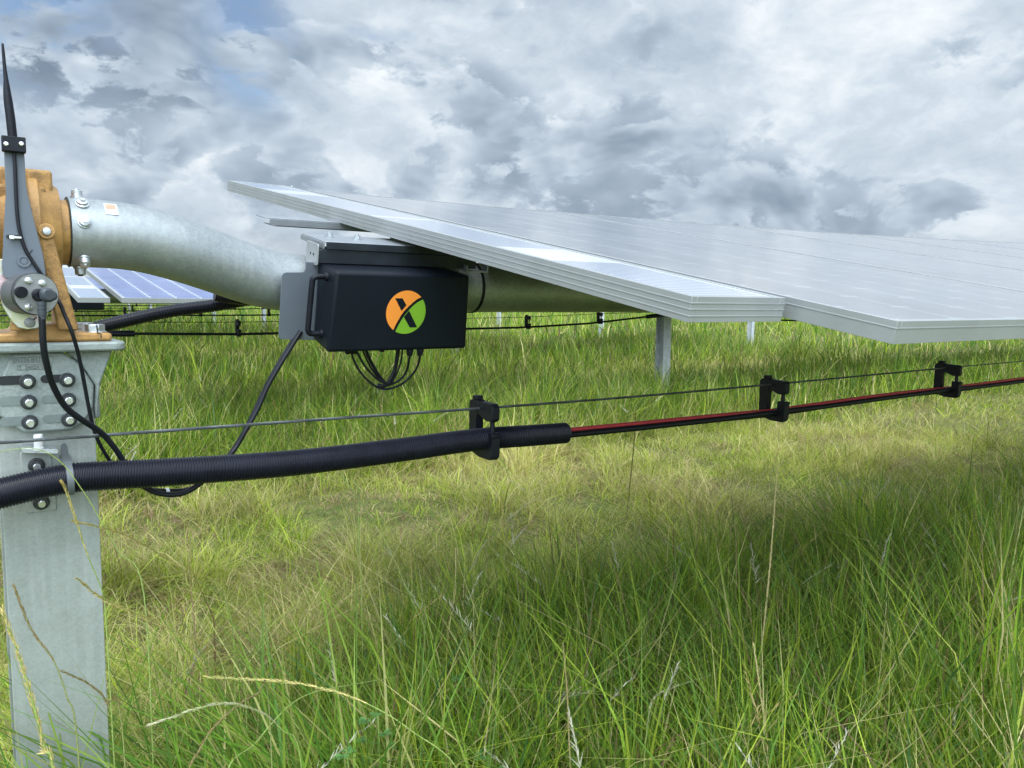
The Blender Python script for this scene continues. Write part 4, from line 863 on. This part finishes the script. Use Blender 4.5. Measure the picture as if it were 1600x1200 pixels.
stalk('long arching golden seed head above the lower left grass', [(720, 1215), (640, 1140), (575, 1100), (520, 1080), (450, 1066), (325, 1058)], 1.25, 1.40, .0017, .45, .0052, 'gold')
stalk('pale seed head arching left, lowest in the lower left grass', [(470, 1190), (440, 1140), (400, 1110), (340, 1100), (240, 1130)], 1.20, 1.15, .0014, .5, .0035, 'pale')
stalk('rust coloured seed stalk slanting down left in the bottom left grass', [(420, 1100), (400, 1085), (340, 1130), (300, 1190)], 1.22, 1.05, .0013, .55, .0032, 'rust')
stalk('green leaf stem bowing right over the lower left grass', [(350, 1230), (400, 1160), (470, 1090), (560, 1068), (620, 1058)], 1.25, 1.6, .0016, .0, .003, 'green')
stalk('tallest straw stalk standing upright at the right of the foreground', [(1150, 1240), (1163, 1180), (1180, 1090), (1193, 985), (1205, 860), (1214, 735)], 1.10, 1.55, .0026, .62, .0040, 'straw')
stalk('reddish stalk crossing the red cable right of the conduit end', [(968, 900), (976, 830), (984, 760), (990, 700), (993, 650)], 2.2, 2.0, .0019, .5, .0038, 'rust')
stalk('straw stalk leaning left beside the tallest stalk', [(1203, 1240), (1198, 1160), (1188, 1080), (1178, 1010)], 1.05, 1.2, .0021, .62, .0042, 'straw')
stalk('slender yellow stalk leaning right in the right foreground grass', [(1265, 1150), (1300, 1080), (1340, 1010), (1385, 945), (1418, 905)], 1.20, 1.55, .0014, .65, .0036, 'gold')
stalk('pale drooping seed head in the centre right foreground grass', [(1006, 1210), (1010, 1150), (1020, 1095), (1050, 1075), (1110, 1055)], 1.2, 1.4, .0016, .55, .0042, 'pale')
stalk('orange stem standing in the centre foreground grass', [(892, 1230), (889, 1150), (886, 1080), (880, 1010)], 1.25, 1.35, .0020, .6, .0034, 'rust')
stalk('thin leaning brown stem above the centre foreground grass', [(1010, 1100), (992, 1020), (972, 930), (950, 860)], 1.5, 1.9, .0013, .4, .0030, 'rust')
stalk('slim dark green stem left of centre, seen above the pale grass', [(566, 1000), (565, 930), (562, 860), (560, 790)], 2.2, 2.6, .0017, .3, .0032, 'green')
stalk('dark green stem crossing behind another one left of centre', [(668, 1000), (640, 930), (604, 850), (560, 780), (530, 735)], 2.0, 2.4, .0015, .3, .0030, 'green')
stalk('bent pale seed head near the right bottom corner of the grass', [(1400, 1200), (1420, 1130), (1460, 1095), (1500, 1085)], 1.25, 1.5, .0015, .6, .0040, 'pale')

for i, (px, py, tx, ty, yd, lb) in enumerate(((1560, 1180, 1585, 935, 1.5, 'rusty stalk at the right edge, near the bottom corner'), (1490, 1200, 1530, 1000, 1.35, 'straw stalk leaning right near the bottom right corner'),
        (1352, 1200, 1322, 1060, 1.3, 'short straw stalk right of the tallest stalk, at the bottom'), (1095, 1200, 1068, 1030, 1.4, 'short rusty stalk left of the tallest stalk'), (700, 1010, 712, 860, 2.3, 'slim straw stalk in the centre, on the edge of the pale grass'))):
    stalk(lb, [(px, py+60), (px+(tx-px)*.3, py+(ty-py)*.3), (px+(tx-px)*.62+4, py+(ty-py)*.66), (tx, ty)], yd, yd+.15, .0017, .6, .0034, ('rust', 'straw', 'straw', 'rust', 'straw')[i])
LEAFW = mat('weed_leaf', (.085, .19, .050), .6, 0, .25, 60, spec=.2)
def weed(label, x, y, h, seed, n=13, size=.024):
    g_ = random.Random(seed); r = thing('leafy_weed', label, 'weed', (x, y, -HC)); base = Vector((x, y, -HC-.01)); top = base+Vector((g_.uniform(-.05, .05), g_.uniform(-.05, .05), h))
    path = smoothpath([base, base.lerp(top, .5)+Vector((.012, .01, 0)), top], 6); q = MB(); q.tube(path, .0022, 6); st = part('stem', q, stmat('green_stem', (.24, .32, .08)), r)
    q = MB()
    for i in range(n):
        t = .45+.55*i/(n-1); c = base.lerp(top, t); az = i*2.4+g_.uniform(-.3, .3); d = Vector((math.cos(az), math.sin(az), g_.uniform(.05, .5))).normalized(); L = g_.uniform(.03, .05)*(1.1-.4*t); e = c+d*L
        q.tube([c, e], .0009, 4)
        for f in range(-2, 3):                    # palmate: five leaflets
            a = az+f*.62; dd = Vector((math.cos(a), math.sin(a), g_.uniform(-.15, .25))).normalized(); s_ = dd.cross(Vector((0, 0, 1))).normalized(); l = size*(1-.12*abs(f)); w_ = l*.26; up = Vector((0, 0, .003))
            P0, P1, P2, P3 = e, e+dd*l*.35+up, e+dd*l*.75+up, e+dd*l
            q.add([P0, P1+s_*w_, P2+s_*w_*.85, P3, P2-s_*w_*.85, P1-s_*w_, P1-up, P2-up], [(0, 1, 6), (1, 2, 7, 6), (2, 3, 7), (0, 6, 5), (6, 7, 4, 5), (7, 3, 4)])
    part('leaves', q, LEAFW, r, smooth=80)
for lb, px, py, Yd, h, sd_ in (('leafy green weed at the bottom centre, the tallest of the weeds', 738, 1050, 1.75, .42, 3), ('low leafy weed near the bottom edge, left of the taller weed', 590, 1120, 1.55, .34, 5), ('small leafy weed left of centre at the bottom edge', 575, 1175, 1.40, .34, 8),
                               ('leafy weed right of the tall weed at the bottom edge', 760, 1170, 1.45, .30, 9)):
    a = at(px, py, Yd); weed(lb, float(a[0]), Yd, float(a[2])+HC, sd_)
